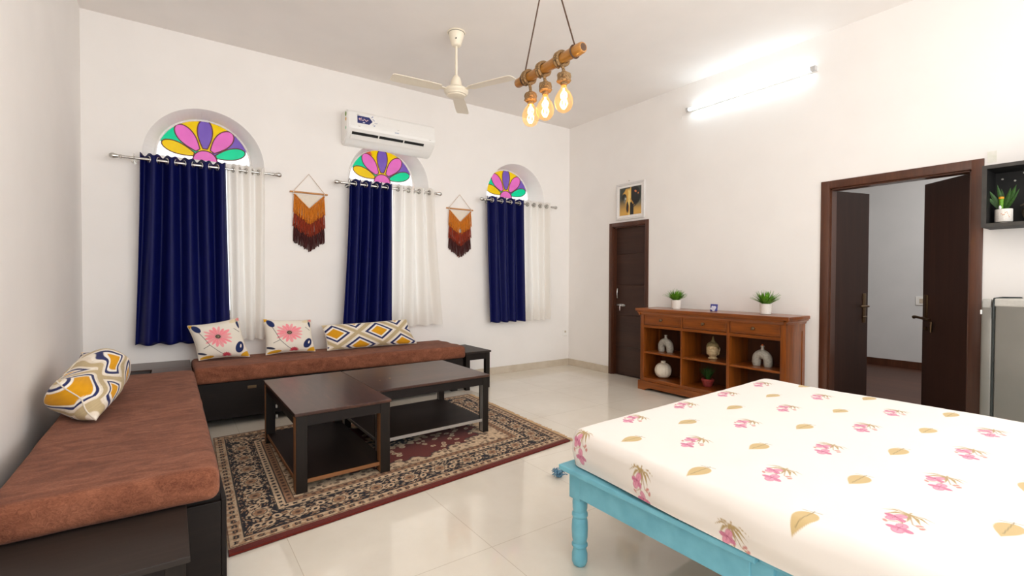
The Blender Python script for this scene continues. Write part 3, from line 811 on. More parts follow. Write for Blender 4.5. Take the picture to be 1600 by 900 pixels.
# ------------------------------------------------------------------ tables
def side_table(x0, y0, x1, y1, zt, label, leg=0.055, legs=None, shelf=None):
    root = thing('side_table', ((x0+x1)/2, (y0+y1)/2, 0), label, 'table')
    bm = B(); box(bm, x0, y0, zt-0.022, x1, y1, zt, bev=0.003); mk('tabletop', bm, M_sidetop, root)
    i = 0.012
    for lx, ly in ((x0+i, y0+i), (x1-i-leg, y0+i), (x0+i, y1-i-leg), (x1-i-leg, y1-i-leg)):
        bm = B(); box(bm, lx, ly, 0, lx+leg, ly+leg, zt-0.022, bev=0.003); mk('leg', bm, M_dark_z, root)
    for (a0, b0, a1, b1) in ((x0+i+leg, y0+i+0.006, x1-i-leg, y0+i+0.026), (x0+i+leg, y1-i-0.026, x1-i-leg, y1-i-0.006), (x0+i+0.006, y0+i+leg, x0+i+0.026, y1-i-leg), (x1-i-0.026, y0+i+leg, x1-i-0.006, y1-i-leg)):
        bm = B(); box(bm, a0, b0, zt-0.1, a1, b1, zt-0.022); mk('apron', bm, M_dark_x if abs(a1-a0) > abs(b1-b0) else M_dark_y, root)
    return root
st = side_table(-2.20, -0.66, -1.845, -0.03, 0.452, 'narrow dark wooden side table at the right end of the window daybed')
bm = B(); box(bm, st.location.x-0.165, -0.62, 0.12, st.location.x+0.165, -0.07, 0.14, bev=0.002); mk('lower_shelf', bm, M_dark_y, st)
side_table(-5.605, -3.70, -4.963, -3.262, 0.408, 'dark wooden side table at the foot of the left daybed, in the bottom left corner')

def coffee_table(name, label, x0, y0, x1, y1, zt, along, leg, zs, edge_mat, edge_label, rot, skip=()):
    root = thing(name, ((x0+x1)/2, (y0+y1)/2, 0.0), label, 'coffee table', 'dark coffee tables pushed together')
    zf = 0.0125
    bm = B(); box(bm, x0, y0, zt-0.02, x1, y1, zt, bev=0.003); mk('tabletop', bm, M_top_y if along == 'Y' else M_top_x, root)
    i = 0.008
    for lx, ly in ((x0+i, y0+i), (x1-i-leg, y0+i), (x0+i, y1-i-leg), (x1-i-leg, y1-i-leg)):
        bm = B(); box(bm, lx, ly, zf, lx+leg, ly+leg*1.25 if ly < (y0+y1)/2 else ly+leg, zt-0.02, bev=0.003); lg = mk('leg', bm, M_dark_z, root)
        bm = B(); box(bm, lx-0.0015, ly+0.006, zf+0.01, lx, ly+leg-0.004, zt-0.022); setp(mk('bare_edge', bm, edge_mat, lg), edge_label)
    for (a0, b0, a1, b1) in ((x0+i+leg, y0+i+0.004, x1-i-leg, y0+i+0.022), (x0+i+leg, y1-i-0.022, x1-i-leg, y1-i-0.004), (x0+i+0.004, y0+i+leg*1.25, x0+i+0.022, y1-i-leg), (x1-i-0.022, y0+i+leg*1.25, x1-i-0.004, y1-i-leg)):
        bm = B(); box(bm, a0, b0, zt-0.085, a1, b1, zt-0.02); mk('apron', bm, M_dark_x, root)
    bm = B(); box(bm, x0+i+0.012, y0+i+0.02, zs-0.02, x1-i-0.012, y1-i-0.012, zs, bev=0.002); sh = mk('lower_shelf', bm, M_dark_y if along == 'Y' else M_dark_x, root)
    bm = B(); box(bm, x0+i+leg+0.002, y0+i+0.016, zs-0.022, x1-i-leg-0.002, y0+i+0.0215, zs+0.001); box(bm, x0+i+0.008, y0+i+leg*1.25, zs-0.022, x0+i+0.013, y1-i-leg, zs+0.001)
    setp(mk('shelf_edging', bm, edge_mat, sh), edge_label)
    return root
ta = coffee_table('coffee_table', 'deeper dark brown coffee table with bare wood edges, on the left of the pair', -4.413, -2.49, -3.803, -1.31, 0.50, 'Y', 0.066, 0.085, M_rawedge, 'raw orange-brown board edge', 0)
for z, y in ((0.40, -1.40), (0.30, -1.40), (0.22, -1.41)):
    bm = B(); lathe(bm, [(0.001, -0.006), (0.014, -0.004), (0.016, 0.006)], (-4.334, y, z), 12, 'X'); setp(mk('fixing_cap', bm, M_plast, ta, 0.7), 'white fixing cap')
tb = coffee_table('coffee_table', 'longer dark brown coffee table with silver edged shelf, on the right of the pair', -3.797, -2.195, -2.80, -1.315, 0.50, 'X', 0.055, 0.125, M_alu, 'silver grey edging strip', 0)
bm = B(); lathe(bm, [(0.030, 0.076), (0.034, 0.08), (0.034, 0.098), (0.02, 0.106)], (-3.33, -2.06, 0), 16); setp(mk('fixing_cap', bm, M_plast, tb, 0.7), 'white round fixing cap')

bm = B()
for xx, yy, a, b in ((-3.655, -1.87, 0.012, 0.004), (-3.60, -1.875, 0.006, 0.010), (-3.56, -1.84, 0.016, 0.005)): lathe(bm, [(a*0.6, 0.4999), (a*0.6, 0.5004)], (xx, yy, 0), 8)
sm = mk('scuff_marks', bm, plain('bare_wood_scuff', rgb(190, 164, 120), 0.7), tb); sm['kind'] = 'stuff'
# ------------------------------------------------------------------ pillows
def pillow(name, label, cat, group, TL, TR, BL, BR, thick, paintf, n=(130, 110), pinch=0.07, warp=None, flip=1, seed=1):
    TL, TR, BL, BR = [np.array(p, float) for p in (TL, TR, BL, BR)]
    nu, nv = n
    u = np.linspace(-1, 1, nu)[:, None]+np.zeros((nu, nv)); v = np.linspace(-1, 1, nv)[None, :]+np.zeros((nu, nv))
    nrm = np.cross(TR-BL, TL-BR); nrm = nrm/np.linalg.norm(nrm)*flip
    uu = u*(1-pinch*(1-v*v)*0+0) ; vv = v
    us = u*(1-pinch*(1-v**2)*np.abs(u)**2); vsq = v*(1-pinch*1.3*(1-u**2)*np.abs(v)**2)
    S = ((us+1)/2)[..., None]; T = ((vsq+1)/2)[..., None]
    base = (BL*(1-S)+BR*S)*(1-T)+(TL*(1-S)+TR*S)*T
    hgt = ((1-np.abs(u)**2.6)*(1-np.abs(v)**2.6))**0.52
    wr = 1+0.10*(vnoise(u*2.5+9, v*2.5+9, seed)-0.5)
    fold = 0.10*np.sin(3*u+2*v+seed)*hgt*(1-hgt)
    col = paintf((u*0.5), (v*0.5))
    root = thing(name, tuple(((BL+BR)/2).tolist()), label, cat, group)
    F1 = base+nrm*(thick/2*(hgt*wr+fold))[..., None]
    F2 = base-nrm*(thick/2*hgt)[..., None]
    if warp is not None: F1 = warp(F1, u, v); F2 = warp(F2, u, v)
    grid_obj('front_cover', F1, M_print, root, col)
    grid_obj('back_cover', F2[::-1], M_print, root, col[::-1])
    rim = [tuple(p) for p in np.concatenate([F1[:, 0], F1[-1, 1:], F1[-2::-1, -1], F1[0, -2:0:-1]])]
    bm = B(); tube(bm, rim[::3], 0.0035, 6, closed=True); mk('seam_piping', bm, M_piping, root, 0.9)
    return root
M_piping = plain('cream_piping', rgb(214, 204, 188), 0.8)
def flower_print(u, v):
    # u, v in [-.5, .5]
    C = np.zeros(u.shape+(3,))+lin((232, 224, 210))
    def m(d, s=0.006): return 1-smoothstep(-s, s, d)
    cx, cy = -0.02, 0.08
    x, y = u-cx, v-cy; r = np.hypot(x, y); th = np.arctan2(y, x)
    for k in range(16):
        a = 2*pi*k/16+0.12; L = 0.27+0.03*sin(k*2.3)
        e = ell(x, y, cos(a)*(0.06+L)/2, sin(a)*(0.06+L)/2, (L-0.05)/2, 0.034+0.006*sin(k*1.7), a)
        C = over(C, (246, 150, 158) if k % 3 else (240, 164, 166), m(e-1, 0.06))
        e2 = ell(x, y, cos(a)*0.13, sin(a)*0.13, 0.07, 0.006, a); C = over(C, (226, 120, 132), m(e2-1, 0.3)*0.5)
    C = over(C, (214, 118, 128), m(r-0.075, 0.02)*0.5)
    C = over(C, (66, 52, 48), m(r-0.052)); C = over(C, (150, 138, 110), m(r-0.026)); C = over(C, (52, 44, 42), m(np.hypot(x+0.004, y)-0.012))
    # navy leaves and gold corners
    C = over(C, (214, 160, 36), m(np.hypot(u+0.52, v-0.5)-0.10, 0.01)); 
    e = ell(u, v, -0.38, 0.36, 0.12, 0.07, -1.2); C = over(C, (34, 46, 92), m(e-1, 0.04))
    e = ell(u, v, 0.35, -0.25, 0.16, 0.085, 1.1); C = over(C, (34, 46, 92), m(e-1, 0.04)); C = over(C, (236, 224, 208), m(ell(u, v, 0.38, -0.22, 0.05, 0.018, 1.2)-1, 0.1))
    C = over(C, (214, 160, 36), m(ell(u, v, 0.44, -0.44, 0.13, 0.06, 0.5)-1, 0.06))
    C = over(C, (214, 160, 36), m(ell(u, v, -0.34, -0.46, 0.14, 0.045, 0.1)-1, 0.06))
    C = over(C, (40, 48, 84), m(ell(u, v, 0.44, 0.36, 0.13, 0.028, 1.7)-1, 0.08)); C = over(C, (222, 204, 160), m(ell(u, v, 0.38, 0.44, 0.10, 0.05, 0.2)-1, 0.1)*0.7)
    C = over(C, (226, 140, 140), m(ell(u, v, 0.49, 0.47, 0.06, 0.05, 0.3)-1, 0.1))
    for pts in ([(-0.36, 0.26), (-0.30, 0.10), (-0.22, -0.12), (-0.08, -0.33), (0.0, -0.42)], [(-0.22, -0.12), (-0.36, -0.2)], [(0.34, 0.24), (0.44, 0.14)]):
        for (ax, ay), (bx_, by_) in zip(pts[:-1], pts[1:]): C = over(C, (70, 58, 56), m(seg_dist(u, v, ax, ay, bx_, by_)[0]-0.006, 0.004))
    for k in range(9):
        a = pi*k/8; e = ell(u, v, 0.05+cos(a)*0.045, -0.46+sin(a)*0.06, 0.05, 0.015, a); C = over(C, (196, 62, 78), m(e-1, 0.1))
    C = over(C, (46, 48, 70), m(ell(u, v, -0.42, -0.34, 0.10, 0.03, -0.4)-1, 0.1))
    return C
def diamond_print(u, v, ku=0.49, kv=1.05, ou=0.09, ov=0.12, rot=0.0, jig=0.0, seed=2):
    if rot: u, v = u*cos(rot)-v*sin(rot), u*sin(rot)+v*cos(rot)
    if jig: u, v = u+jig*(vnoise(u*5+9, v*5+9, seed)-0.5), v+jig*(vnoise(u*5+30, v*5+9, seed)-0.5)*2
    a = (u-ou)/ku; b = (v-ov)/kv
    def f(a, b):
        aa = np.abs((a+0.5) % 1-0.5); bb = np.abs((b+0.5) % 1-0.5); return 2*(aa+bb)
    d = np.minimum(f(a, b), f(a+0.5, b+0.5))
    C = np.zeros(u.shape+(3,))+lin((226, 214, 196)); s = 0.014
    def band(lo, hi): return smoothstep(lo-s, lo+s, d)*(1-smoothstep(hi-s, hi+s, d))
    C = over(C, (214, 152, 24), band(-1, 0.40)); C = over(C, (238, 232, 222), band(0.40, 0.52)); C = over(C, (38, 44, 92), band(0.52, 0.68))
    C = over(C, (236, 228, 214), band(0.68, 0.76)); C = over(C, (188, 168, 130), band(0.86, 1.2))
    return C*(0.94+0.12*vnoise(u*60+50, v*60+50, 4)[..., None])
gF, gD = 'flower pillows', 'diamond pillows'
pillow('pillow', 'square pillow with pink gerbera print leaning on the navy curtain, left of its twin', 'pillow', gF, (-4.885, -0.235, 0.868), (-4.475, -0.225, 0.928), (-4.80, -0.30, 0.552), (-4.385, -0.29, 0.552), 0.15, flower_print, seed=3)
pillow('pillow', 'square pillow with pink gerbera print against the bare wall, between white curtain and diamond pillow', 'pillow', gF, (-4.258, -0.20, 0.902), (-3.805, -0.19, 0.876), (-4.245, -0.28, 0.552), (-3.78, -0.28, 0.552), 0.14, flower_print, seed=5)
pillow('pillow', 'long pillow with navy and gold diamonds under the middle window', 'pillow', gD, (-3.71, -0.235, 0.812), (-2.755, -0.235, 0.836), (-3.665, -0.30, 0.552), (-2.64, -0.27, 0.552), 0.15, diamond_print, n=(220, 90), pinch=0.04, seed=7)
def twist(Pm, u, v):
    Q = Pm.copy()
    k = np.sin((u+0.2)*3.2)
    Q[..., 0] += 0.035*k*(v+1)/2 + 0.02*np.sin(5*u+3*v)*(1-np.abs(v))
    Q[..., 2] += 0.03*np.sin(4.2*u+1.0)*(v+1)/2
    Q[..., 2] = np.maximum(Q[..., 2], 0.552)
    Q[..., 0] = np.maximum(Q[..., 0], XL+0.012)
    return Q
pillow('pillow', 'twisted navy and gold diamond pillow slumped against the left wall', 'pillow', gD, (-5.475, -2.15, 0.765), (-5.46, -1.40, 0.85), (-5.33, -2.27, 0.565), (-5.28, -1.35, 0.57), 0.30, lambda u, v: diamond_print(u, v, ku=0.40, kv=0.85, ou=-0.08, ov=0.1, rot=0.12, jig=0.10), n=(220, 110), pinch=0.03, warp=twist, flip=1, seed=11)

# ------------------------------------------------------------------ bed
bed = thing('bed_frame', (-2.62, -4.88, 0), 'turquoise painted wooden bed frame with turned legs, under the floral mattress', 'bed')
FX0, FX1, FY0, FY1 = -3.535, -1.70, -5.86, -3.93
def bed_leg(x, y):
    bm = B()
    box(bm, x-0.036, y-0.036, 0.31, x+0.036, y+0.036, 0.445, bev=0.004)
    lathe(bm, [(0.022, 0.0), (0.030, 0.006), (0.036, 0.02), (0.036, 0.055), (0.030, 0.078), (0.030, 0.085), (0.037, 0.092), (0.037, 0.10), (0.031, 0.108), (0.036, 0.13), (0.038, 0.17), (0.036, 0.205), (0.032, 0.222), (0.037, 0.23), (0.037, 0.24), (0.031, 0.25), (0.034, 0.262), (0.035, 0.29), (0.033, 0.31)], (x, y, 0), 24)
    return mk('leg', bm, M_blue, bed, 0.6)
for lx, ly in ((-3.49, -3.955), (-1.73, -3.955), (-3.49, -4.80), (-3.49, -5.82), (-1.73, -5.82)): bed_leg(lx, ly)
bm = B(); box(bm, -3.53, -4.765, 0.325, -3.495, -3.99, 0.44, bev=0.004); box(bm, -3.51, -5.82, 0.325, -3.475, -4.765, 0.44, bev=0.004); mk('side_rail', bm, M_blue, bed)
bm = B(); box(bm, -1.745, -5.82, 0.325, -1.71, -3.99, 0.44, bev=0.004); mk('side_rail', bm, M_blue, bed)
bm = B(); box(bm, -3.45, -3.97, 0.325, -1.77, -3.935, 0.44, bev=0.004); mk('end_rail', bm, M_blue, bed)
bm = B(); box(bm, -3.45, -5.85, 0.325, -1.77, -5.80, 0.44, bev=0.004); mk('end_rail', bm, M_blue, bed)
bm = B()
box(bm, -3.572, -4.80, 0.44, -3.44, -3.895, 0.464, bev=0.005); box(bm, -3.55, -5.88, 0.44, -3.44, -4.80, 0.464, bev=0.005); box(bm, -3.44, -4.01, 0.44, -1.69, -3.895, 0.464, bev=0.005)
box(bm, -1.80, -5.88, 0.44, -1.69, -4.01, 0.464, bev=0.005); box(bm, -3.44, -5.88, 0.44, -1.80, -5.77, 0.464, bev=0.005)
mk('top_ledge', bm, M_blue, bed)
bm = B()
for k in range(9): box(bm, -3.44, -5.72+k*0.2, 0.444, -1.80, -5.62+k*0.2, 0.462)
mk('slat', bm, M_rawedge, bed)
def sheet_print(U, V):
    """U across the bed (runs on down the sides), V along it, in metres"""
    C = np.zeros(U.shape+(3,))+lin((231, 224, 217))
    ax, ay, bx_, by_ = 0.435, -0.004, -0.050, -0.3626
    det = ax*by_-ay*bx_
    def local(ox, oy):
        dx, dy = U-ox, V-oy+0.048*(ox+3.56)
        i = np.round((dx*by_-dy*bx_)/det); j = np.round((ax*dy-ay*dx)/det)
        return dx-i*ax-j*bx_, dy-i*ay-j*by_, (i*3+j*7)
    def m(d, s): return 1-smoothstep(-s, s, d)
    # pink sprig with tan leaves: fan of leaves towards +U, flowers towards -U
    x, y, k = local(-3.205+0.012, -4.001)
    y = -y; x = x*1.02-0.010
    bx0 = 0.055
    for a, L, w in ((1.62, 0.060, 0.0022), (2.05, 0.058, 0.0042), (2.5, 0.062, 0.0055), (3.0, 0.058, 0.0055), (3.5, 0.066, 0.0055), (3.95, 0.066, 0.005), (4.45, 0.062, 0.0035), (4.8, 0.05, 0.002), (0.25, 0.012, 0.003)):
        # drooping blades: two straight runs
        m1x, m1y = bx0+cos(a)*L*0.5+0.006, sin(a)*L*0.55
        ex, ey = bx0+cos(a)*L-0.006, sin(a)*L
        d1_, t1 = seg_dist(x, y, bx0, 0.0, m1x, m1y); d2_, t2 = seg_dist(x, y, m1x, m1y, ex, ey)
        C = over(C, (172, 146, 98), m(np.minimum(d1_-w*(0.35+0.65*t1), d2_-w*(1-t2)), 0.0012))
    for p, q in (((0.05, 0.002), (0.012, 0.014)), ((0.012, 0.014), (-0.012, 0.022)), ((-0.012, 0.022), (-0.022, 0.040)), ((0.045, 0.0), (0.016, -0.016)), ((0.0, 0.004), (-0.035, 0.0)), ((-0.02, 0.0), (-0.04, -0.03))):
        C = over(C, (170, 140, 104), m(seg_dist(x, y, *p, *q)[0]-0.0016, 0.0012))
    for fx, fy, s0, a0 in ((0.004, -0.020, 1.0, 0.5), (-0.066, 0.004, 1.1, 0.1)):
        for kk, (a, la, lb) in enumerate(((a0, 0.0185, 0.0125), (a0+1.75, 0.016, 0.011), (a0+3.0, 0.0185, 0.0135), (a0+4.3, 0.014, 0.010))):
            e = ell(x, y, fx+cos(a)*0.95*la*s0, fy+sin(a)*0.95*la*s0, la*s0, lb*s0, a)
            C = over(C, (204, 126, 152) if kk % 2 else (218, 150, 170), m(e-1, 0.10))
            C = over(C, (178, 92, 122), (1-smoothstep(0.06, 0.16, np.abs(e-0.9)))*0.45)
            C = over(C, (166, 74, 108), m(ell(x, y, fx+cos(a)*0.013*s0, fy+sin(a)*0.013*s0, 0.011*s0, 0.0014, a)-1, 0.4)*0.6)
        C = over(C, (150, 70, 96), m(np.hypot(x-fx, y-fy)-0.003, 0.0012))
    for fx, fy, aa_ in ((-0.022, 0.045, 0.4), (-0.043, -0.034, -0.5), (-0.008, 0.036, 0.9)):
        C = over(C, (200, 138, 130), m(ell(x, y, fx, fy, 0.010, 0.0055, aa_)-1, 0.15))
    # single tan leaf
    x, y, k = local(-3.02, -4.18)
    y = -y
    t = np.clip((x+0.065)/0.12, 0, 1)
    hw = 0.030*np.where(t > 0.66, np.sqrt(np.clip(1-((t-0.66)/0.34)**2, 0, 1)), np.sin(pi/2*np.clip(t/0.66, 0, 1))**1.15)
    C = over(C, (198, 172, 122), m(np.abs(y-0.012*(t-0.5))-hw, 0.0018)*((x > -0.066) & (x < 0.056)))
    C = over(C, (150, 132, 92), m(seg_dist(x, y, -0.04, -0.004, 0.07, 0.006)[0]-0.0014, 0.0012))
    C = over(C, (150, 140, 110), m(seg_dist(x, y, 0.055, -0.022, 0.068, 0.026)[0]-0.0016, 0.0012))
    return C
def build_mattress():
    X0, X1, Y0, Y1, Zt, Zb, r = -3.60, -1.655, -5.90, -3.925, 0.632, 0.470, 0.045
    root = thing('mattress', ((X0+X1)/2, (Y0+Y1)/2, 0.465), 'double mattress in white fitted sheet printed with pink sprigs and tan leaves', 'mattress')
    # cross-section parameter: down the side, round the edge, over the top
    def prof(lo, hi, n_top):
        side = np.linspace(0, Zt-Zb-r, 26); arc = np.linspace(0, pi/2, 14)[1:]; top = np.linspace(lo+r, hi-r, n_top)[1:]
        c = [(lo, Zb+s, lo+0.43*r-(Zt-Zb-s)) for s in side]+[(lo+r-r*cos(a), Zt-r+r*sin(a), lo+r-1.57*r*(1-a/(pi/2))) for a in arc]
        c += [(t, Zt, t) for t in top]
        c += [(hi-r+r*sin(a), Zt-r+r*cos(a), hi-r+2*r*a/(pi/2)*0.8) for a in arc]
        c += [(hi, Zt-r-s, hi+r*0.6+s) for s in side[1:]]
        return np.array(c)
    cx = prof(X0, X1, 760); cy = prof(Y0, Y1, 720)
    nx, ny = len(cx), len(cy)
    dropx = (Zt-cx[:, 1])[:, None]+np.zeros((nx, ny)); dropy = (Zt-cy[:, 1])[None, :]+np.zeros((nx, ny))
    X = cx[:, 0][:, None]+np.zeros((nx, ny)); Y = cy[:, 0][None, :]+np.zeros((nx, ny))
    # round the vertical corners
    rc = 0.07
    def squeeze(X, Y):
        ex = np.minimum(X-X0, X1-X); ey = np.minimum(Y-Y0, Y1-Y)
        qx = np.maximum(rc-ex, 0); qy = np.maximum(rc-ey, 0); q = np.hypot(qx, qy)
        k = np.where((qx > 0) & (qy > 0) & (q > 1e-6), np.maximum(qx, qy)/np.maximum(q, 1e-6), 1.0)
        sx = np.where(X < (X0+X1)/2, 1, -1); sy = np.where(Y < (Y0+Y1)/2, 1, -1)
        ex2 = np.where((qx > 0) & (qy > 0), rc-qx*k, ex); ey2 = np.where((qx > 0) & (qy > 0), rc-qy*k, ey)
        return np.where(sx > 0, X0+ex2, X1-ex2), np.where(sy > 0, Y0+ey2, Y1-ey2)
    X, Y = squeeze(X, Y)
    drop = np.maximum(dropx, dropy)
    Z = Zt-drop
    side = smoothstep(0.02, 0.17, drop)
    # loose sheet: gentle bulges on the sides, faint creases on the top
    bul = (vnoise(Y*4.5+40, X*4.5+40+Z*6, 5)-0.35)*0.045*np.sin(pi*np.clip(drop/0.165, 0, 1))
    diag = 0.006*np.sin(9*(Y*1.0)+22*Z)*np.sin(pi*np.clip(drop/0.165, 0, 1))-0.018*smoothstep(0.09, 0.162, drop)
    sx = np.where(dropx >= dropy, np.where(X < -2.6, -1, 1), 0); sy = np.where(dropy > dropx, np.where(Y < -4.9, -1, 1), 0)
    X = X+sx*(bul+diag); Y = Y+sy*(bul+diag)
    X = X-np.where((X < -2.6) & (dropx > 0.1), 0, 0)
    Z = Z+0.007*(vnoise(X*3+20, Y*3+20, 9)-0.5)*(1-side)+0.0022*(vnoise(X*14+20, Y*14+60, 10)-0.5)*(1-side)
    X = X+0.05*smoothstep(-4.55, -3.95, Y)*(1-smoothstep(X0, X0+0.6, X))
    Z = Z+0.004*(1+np.sin(Y*7+X*5))*smoothstep(0.12, 0.162, drop)
    ux = cx[:, 2][:, None]+np.zeros((nx, ny)); uy = cy[:, 2][None, :]+np.zeros((nx, ny))
    C = sheet_print(ux, uy)
    # drop the duplicate skirt where both profiles hang down (corner gathers)
    grid_obj('fitted_sheet', np.stack([X, Y, Z], -1), M_sheet, root, C)
    bm = B(); box(bm, X0+0.06, Y0+0.06, 0.470, X1-0.045, Y1-0.045, Zt-0.03, bev=0.03, seg=3); mk('mattress_core', bm, M_piping, root, 0.8)
build_mattress()
def skew(root, k, x0):
    """the bed and tables stand a little askew: their cross edges run at a slight angle to the wall"""
    for o in [root]+list(root.children_recursive):
        if o.type == 'MESH':
            off = world_off(o)
            n = len(o.data.vertices); a = np.empty(n*3, np.float32); o.data.vertices.foreach_get('co', a); a = a.reshape(-1, 3)
            a[:, 1] += k*(a[:, 0]+off.x-x0); o.data.vertices.foreach_set('co', a.ravel()); o.data.update()
for o in list(COL.objects):
    if o.name.startswith(('mattress', 'bed_frame')) and o.parent is None: skew(o, 0.048, -3.56)
    if o.name.startswith('coffee_table') and o.parent is None: skew(o, 0.05, -4.41)

# ------------------------------------------------------------------ sideboard
SX0, SX1, SY0, SY1, ST = -0.40, -0.02, -3.404, -1.724, 0.972
sbd = thing('sideboard', (-0.21, (SY0+SY1)/2, 0), 'long honey brown wooden sideboard with three drawers and six open compartments', 'sideboard')
bm = B(); box(bm, -0.435, -3.445, ST-0.034, -0.013, -1.672, ST, bev=0.006, seg=3); mk('top_board', bm, M_side_y, sbd)
bm = B()
prof = [(-0.385, 0.0), (-0.405, 0.0), (-0.407, 0.012), (-0.415, 0.024), (-0.425, 0.034), (-0.425, 0.045), (-0.385, 0.045)]
zc = ST-0.034-0.045
prism(bm, [(x, zc+h) for x, h in prof], SY0-0.012, SY1+0.012, 'XZ')
for s, yy in ((-1, SY0), (1, SY1)):
    prism(bm, [(yy-s*0.01, zc), (yy+s*0.006, zc), (yy+s*0.012, zc+0.02), (yy+s*0.03, zc+0.034), (yy+s*0.03, zc+0.045), (yy-s*0.01, zc+0.045)], -0.425, -0.02, 'YZ')
mk('crown_moulding', bm, M_side_y, sbd, 0.6)
for s, yy in ((1, SY0), (-1, SY1)):
    bm = B()
    a, b = (yy+0.006, yy+0.022) if s > 0 else (yy-0.022, yy-0.006)
    box(bm, SX0+0.04, a, 0.10, SX1-0.05, b, zc)
    o0, o1 = (yy, yy+0.028) if s > 0 else (yy-0.028, yy)
    box(bm, SX1-0.055, o0, 0.0, SX1, o1, zc, bev=0.002)
    box(bm, SX0+0.04, o0+(0 if s > 0 else 0.004), zc-0.07, SX1-0.055, o1-(0.004 if s > 0 else 0), zc); 
    mk('side_panel', bm, M_side_z, sbd)
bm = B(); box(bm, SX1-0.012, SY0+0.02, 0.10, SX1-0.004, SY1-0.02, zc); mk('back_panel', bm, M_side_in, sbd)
posts = [(SY1-0.052, SY1), (-2.304, -2.282), (-2.853, -2.824), (SY0, SY0+0.052)]
for k, (a, b) in enumerate(posts):
    bm = B()
    if k in (0, 3): box(bm, SX0, a, 0.10, SX0+0.045, b, zc, bev=0.003)
    else:
        box(bm, SX0, a, 0.13, SX0+0.03, b, zc, bev=0.002); box(bm, SX0+0.02, a+0.004, 0.13, SX1-0.01, b-0.004, zc)
    mk('post' if k in (0, 3) else 'divider', bm, M_side_z, sbd)
bm = B(); box(bm, SX0+0.002, SY0+0.05, 0.745, SX0+0.03, SY1-0.05, 0.775, bev=0.002); box(bm, SX0+0.002, SY0+0.05, 0.905, SX0+0.03, SY1-0.05, zc); box(bm, SX0+0.03, SY0+0.02, 0.75, SX1-0.01, SY1-0.02, 0.765); mk('rail', bm, M_side_y, sbd)
bm = B(); box(bm, SX0+0.002, SY0+0.02, 0.105, SX1-0.01, SY1-0.02, 0.145, bev=0.003); mk('bottom_board', bm, M_side_y, sbd)
bays = [(posts[1][1], posts[0][0]), (posts[2][1], posts[1][0]), (posts[3][1], posts[2][0])]
for a, b in bays:
    bm = B(); box(bm, SX0+0.008, a-0.002, 0.436, SX1-0.012, b+0.002, 0.458, bev=0.004, seg=3); mk('shelf', bm, M_side_y, sbd)
# plinth with bracket feet
bm = B()
ya, yb = SY0-0.018, SY1+0.018
prism(bm, [(ya, 0), (ya+0.10, 0), (ya+0.11, 0.012), (ya+0.16, 0.028), (ya+0.18, 0.034), (yb-0.18, 0.034), (yb-0.16, 0.028), (yb-0.11, 0.012), (yb-0.10, 0), (yb, 0), (yb, 0.098), (yb-0.006, 0.108), (ya+0.006, 0.108), (ya, 0.098)], SX0-0.018, SX0+0.012, 'YZ')
for yy in (ya, yb-0.03): box(bm, SX0+0.012, yy, 0, SX1, yy+0.03, 0.104)
mk('plinth', bm, M_side_y, sbd)
for a, b in bays:
    bm = B(); box(bm, SX0+0.004, a+0.004, 0.779, SX0+0.022, b-0.004, 0.901, bev=0.002)
    dr = mk('drawer', bm, M_side_y, sbd)
    bm = B(); 
    for q in ((a+0.010, 0.785, b-0.010, 0.793), (a+0.010, 0.887, b-0.010, 0.895), (a+0.010, 0.785, a+0.018, 0.895), (b-0.018, 0.785, b-0.010, 0.895)): box(bm, SX0-0.002, q[0], q[1], SX0+0.006, q[2], q[3], bev=0.002)
    mk('drawer_beading', bm, M_side_y, dr)
    bm = B(); lathe(bm, [(0.001, -0.036), (0.012, -0.034), (0.017, -0.027), (0.015, -0.019), (0.008, -0.012), (0.009, -0.002), (0.012, 0.004)], (SX0+0.003, (a+b)/2, 0.842), 20, 'X')
    setp(mk('knob', bm, M_bronze, dr, 0.9), 'dark metal knob')

# ------------------------------------------------------------------ things on and in the sideboard
def tuft(cx, cy, z0, n, rx, hz, seed, width=0.009, droop=0.5, spread=1.0):
    rs = random.Random(seed); bm = B()
    for i in range(n):
        az = rs.random()*2*pi; tilt = (rs.random()**0.7)*1.15*spread
        L = hz*(0.75+0.4*rs.random())*(1.0+0.1*tilt)
        p = Vector((cx+cos(az)*rx*0.25*rs.random(), cy+sin(az)*rx*0.25*rs.random(), z0))
        d = Vector((cos(az)*sin(tilt), sin(az)*sin(tilt), cos(tilt))); side = Vector((-sin(az), cos(az), 0))
        w = width*(0.7+0.6*rs.random()); prev = None
        for k in range(5):
            t = k/4; q = p+d*L*t+Vector((0, 0, -droop*L*0.35*t*t*sin(tilt)))
            ww = w*(1-t)**0.7*(0.6+0.9*t if t < 0.4 else 1)
            if k == 4: ww = 0.0006
            up_ = side.cross(d).normalized()*0.0006
            cur = [bm.verts.new(q-side*ww/2+up_), bm.verts.new(q+side*ww/2+up_), bm.verts.new(q-up_)]
            if prev:
                for a in range(3): bm.faces.new((prev[a], prev[(a+1) % 3], cur[(a+1) % 3], cur[a]))
            prev = cur
    return bm
def potted(name, label, cat, group, x, y, z, r0, r1, h, n, hz, mat_pot, mat_leaf, seed, **k):
    root = thing(name, (x, y, z), label, cat, group)
    bm = B(); lathe(bm, [(r0*0.9, 0), (r0, 0.004), (r1, h), (r1*0.86, h), (r1*0.84, h-0.012)], (x, y, z), 28); mk('pot', bm, mat_pot, root, 0.7)
    bm = B(); lathe(bm, [(r1*0.85, h-0.022), (r1*0.85, h-0.010)], (x, y, z), 20); mk('soil', bm, M_soil, root)
    mk('foliage', tuft(x, y, z+h-0.012, n, r1, hz, seed, **k), mat_leaf, root)
    return root
gP = 'potted grasses on the sideboard'
potted('potted_plant', 'small bushy green plant in white pot on the left end of the sideboard top', 'plant', gP, -0.20, -2.075, ST, 0.050, 0.060, 0.105, 150, 0.13, M_pot, M_green, 2, width=0.024, droop=0.25, spread=0.95)
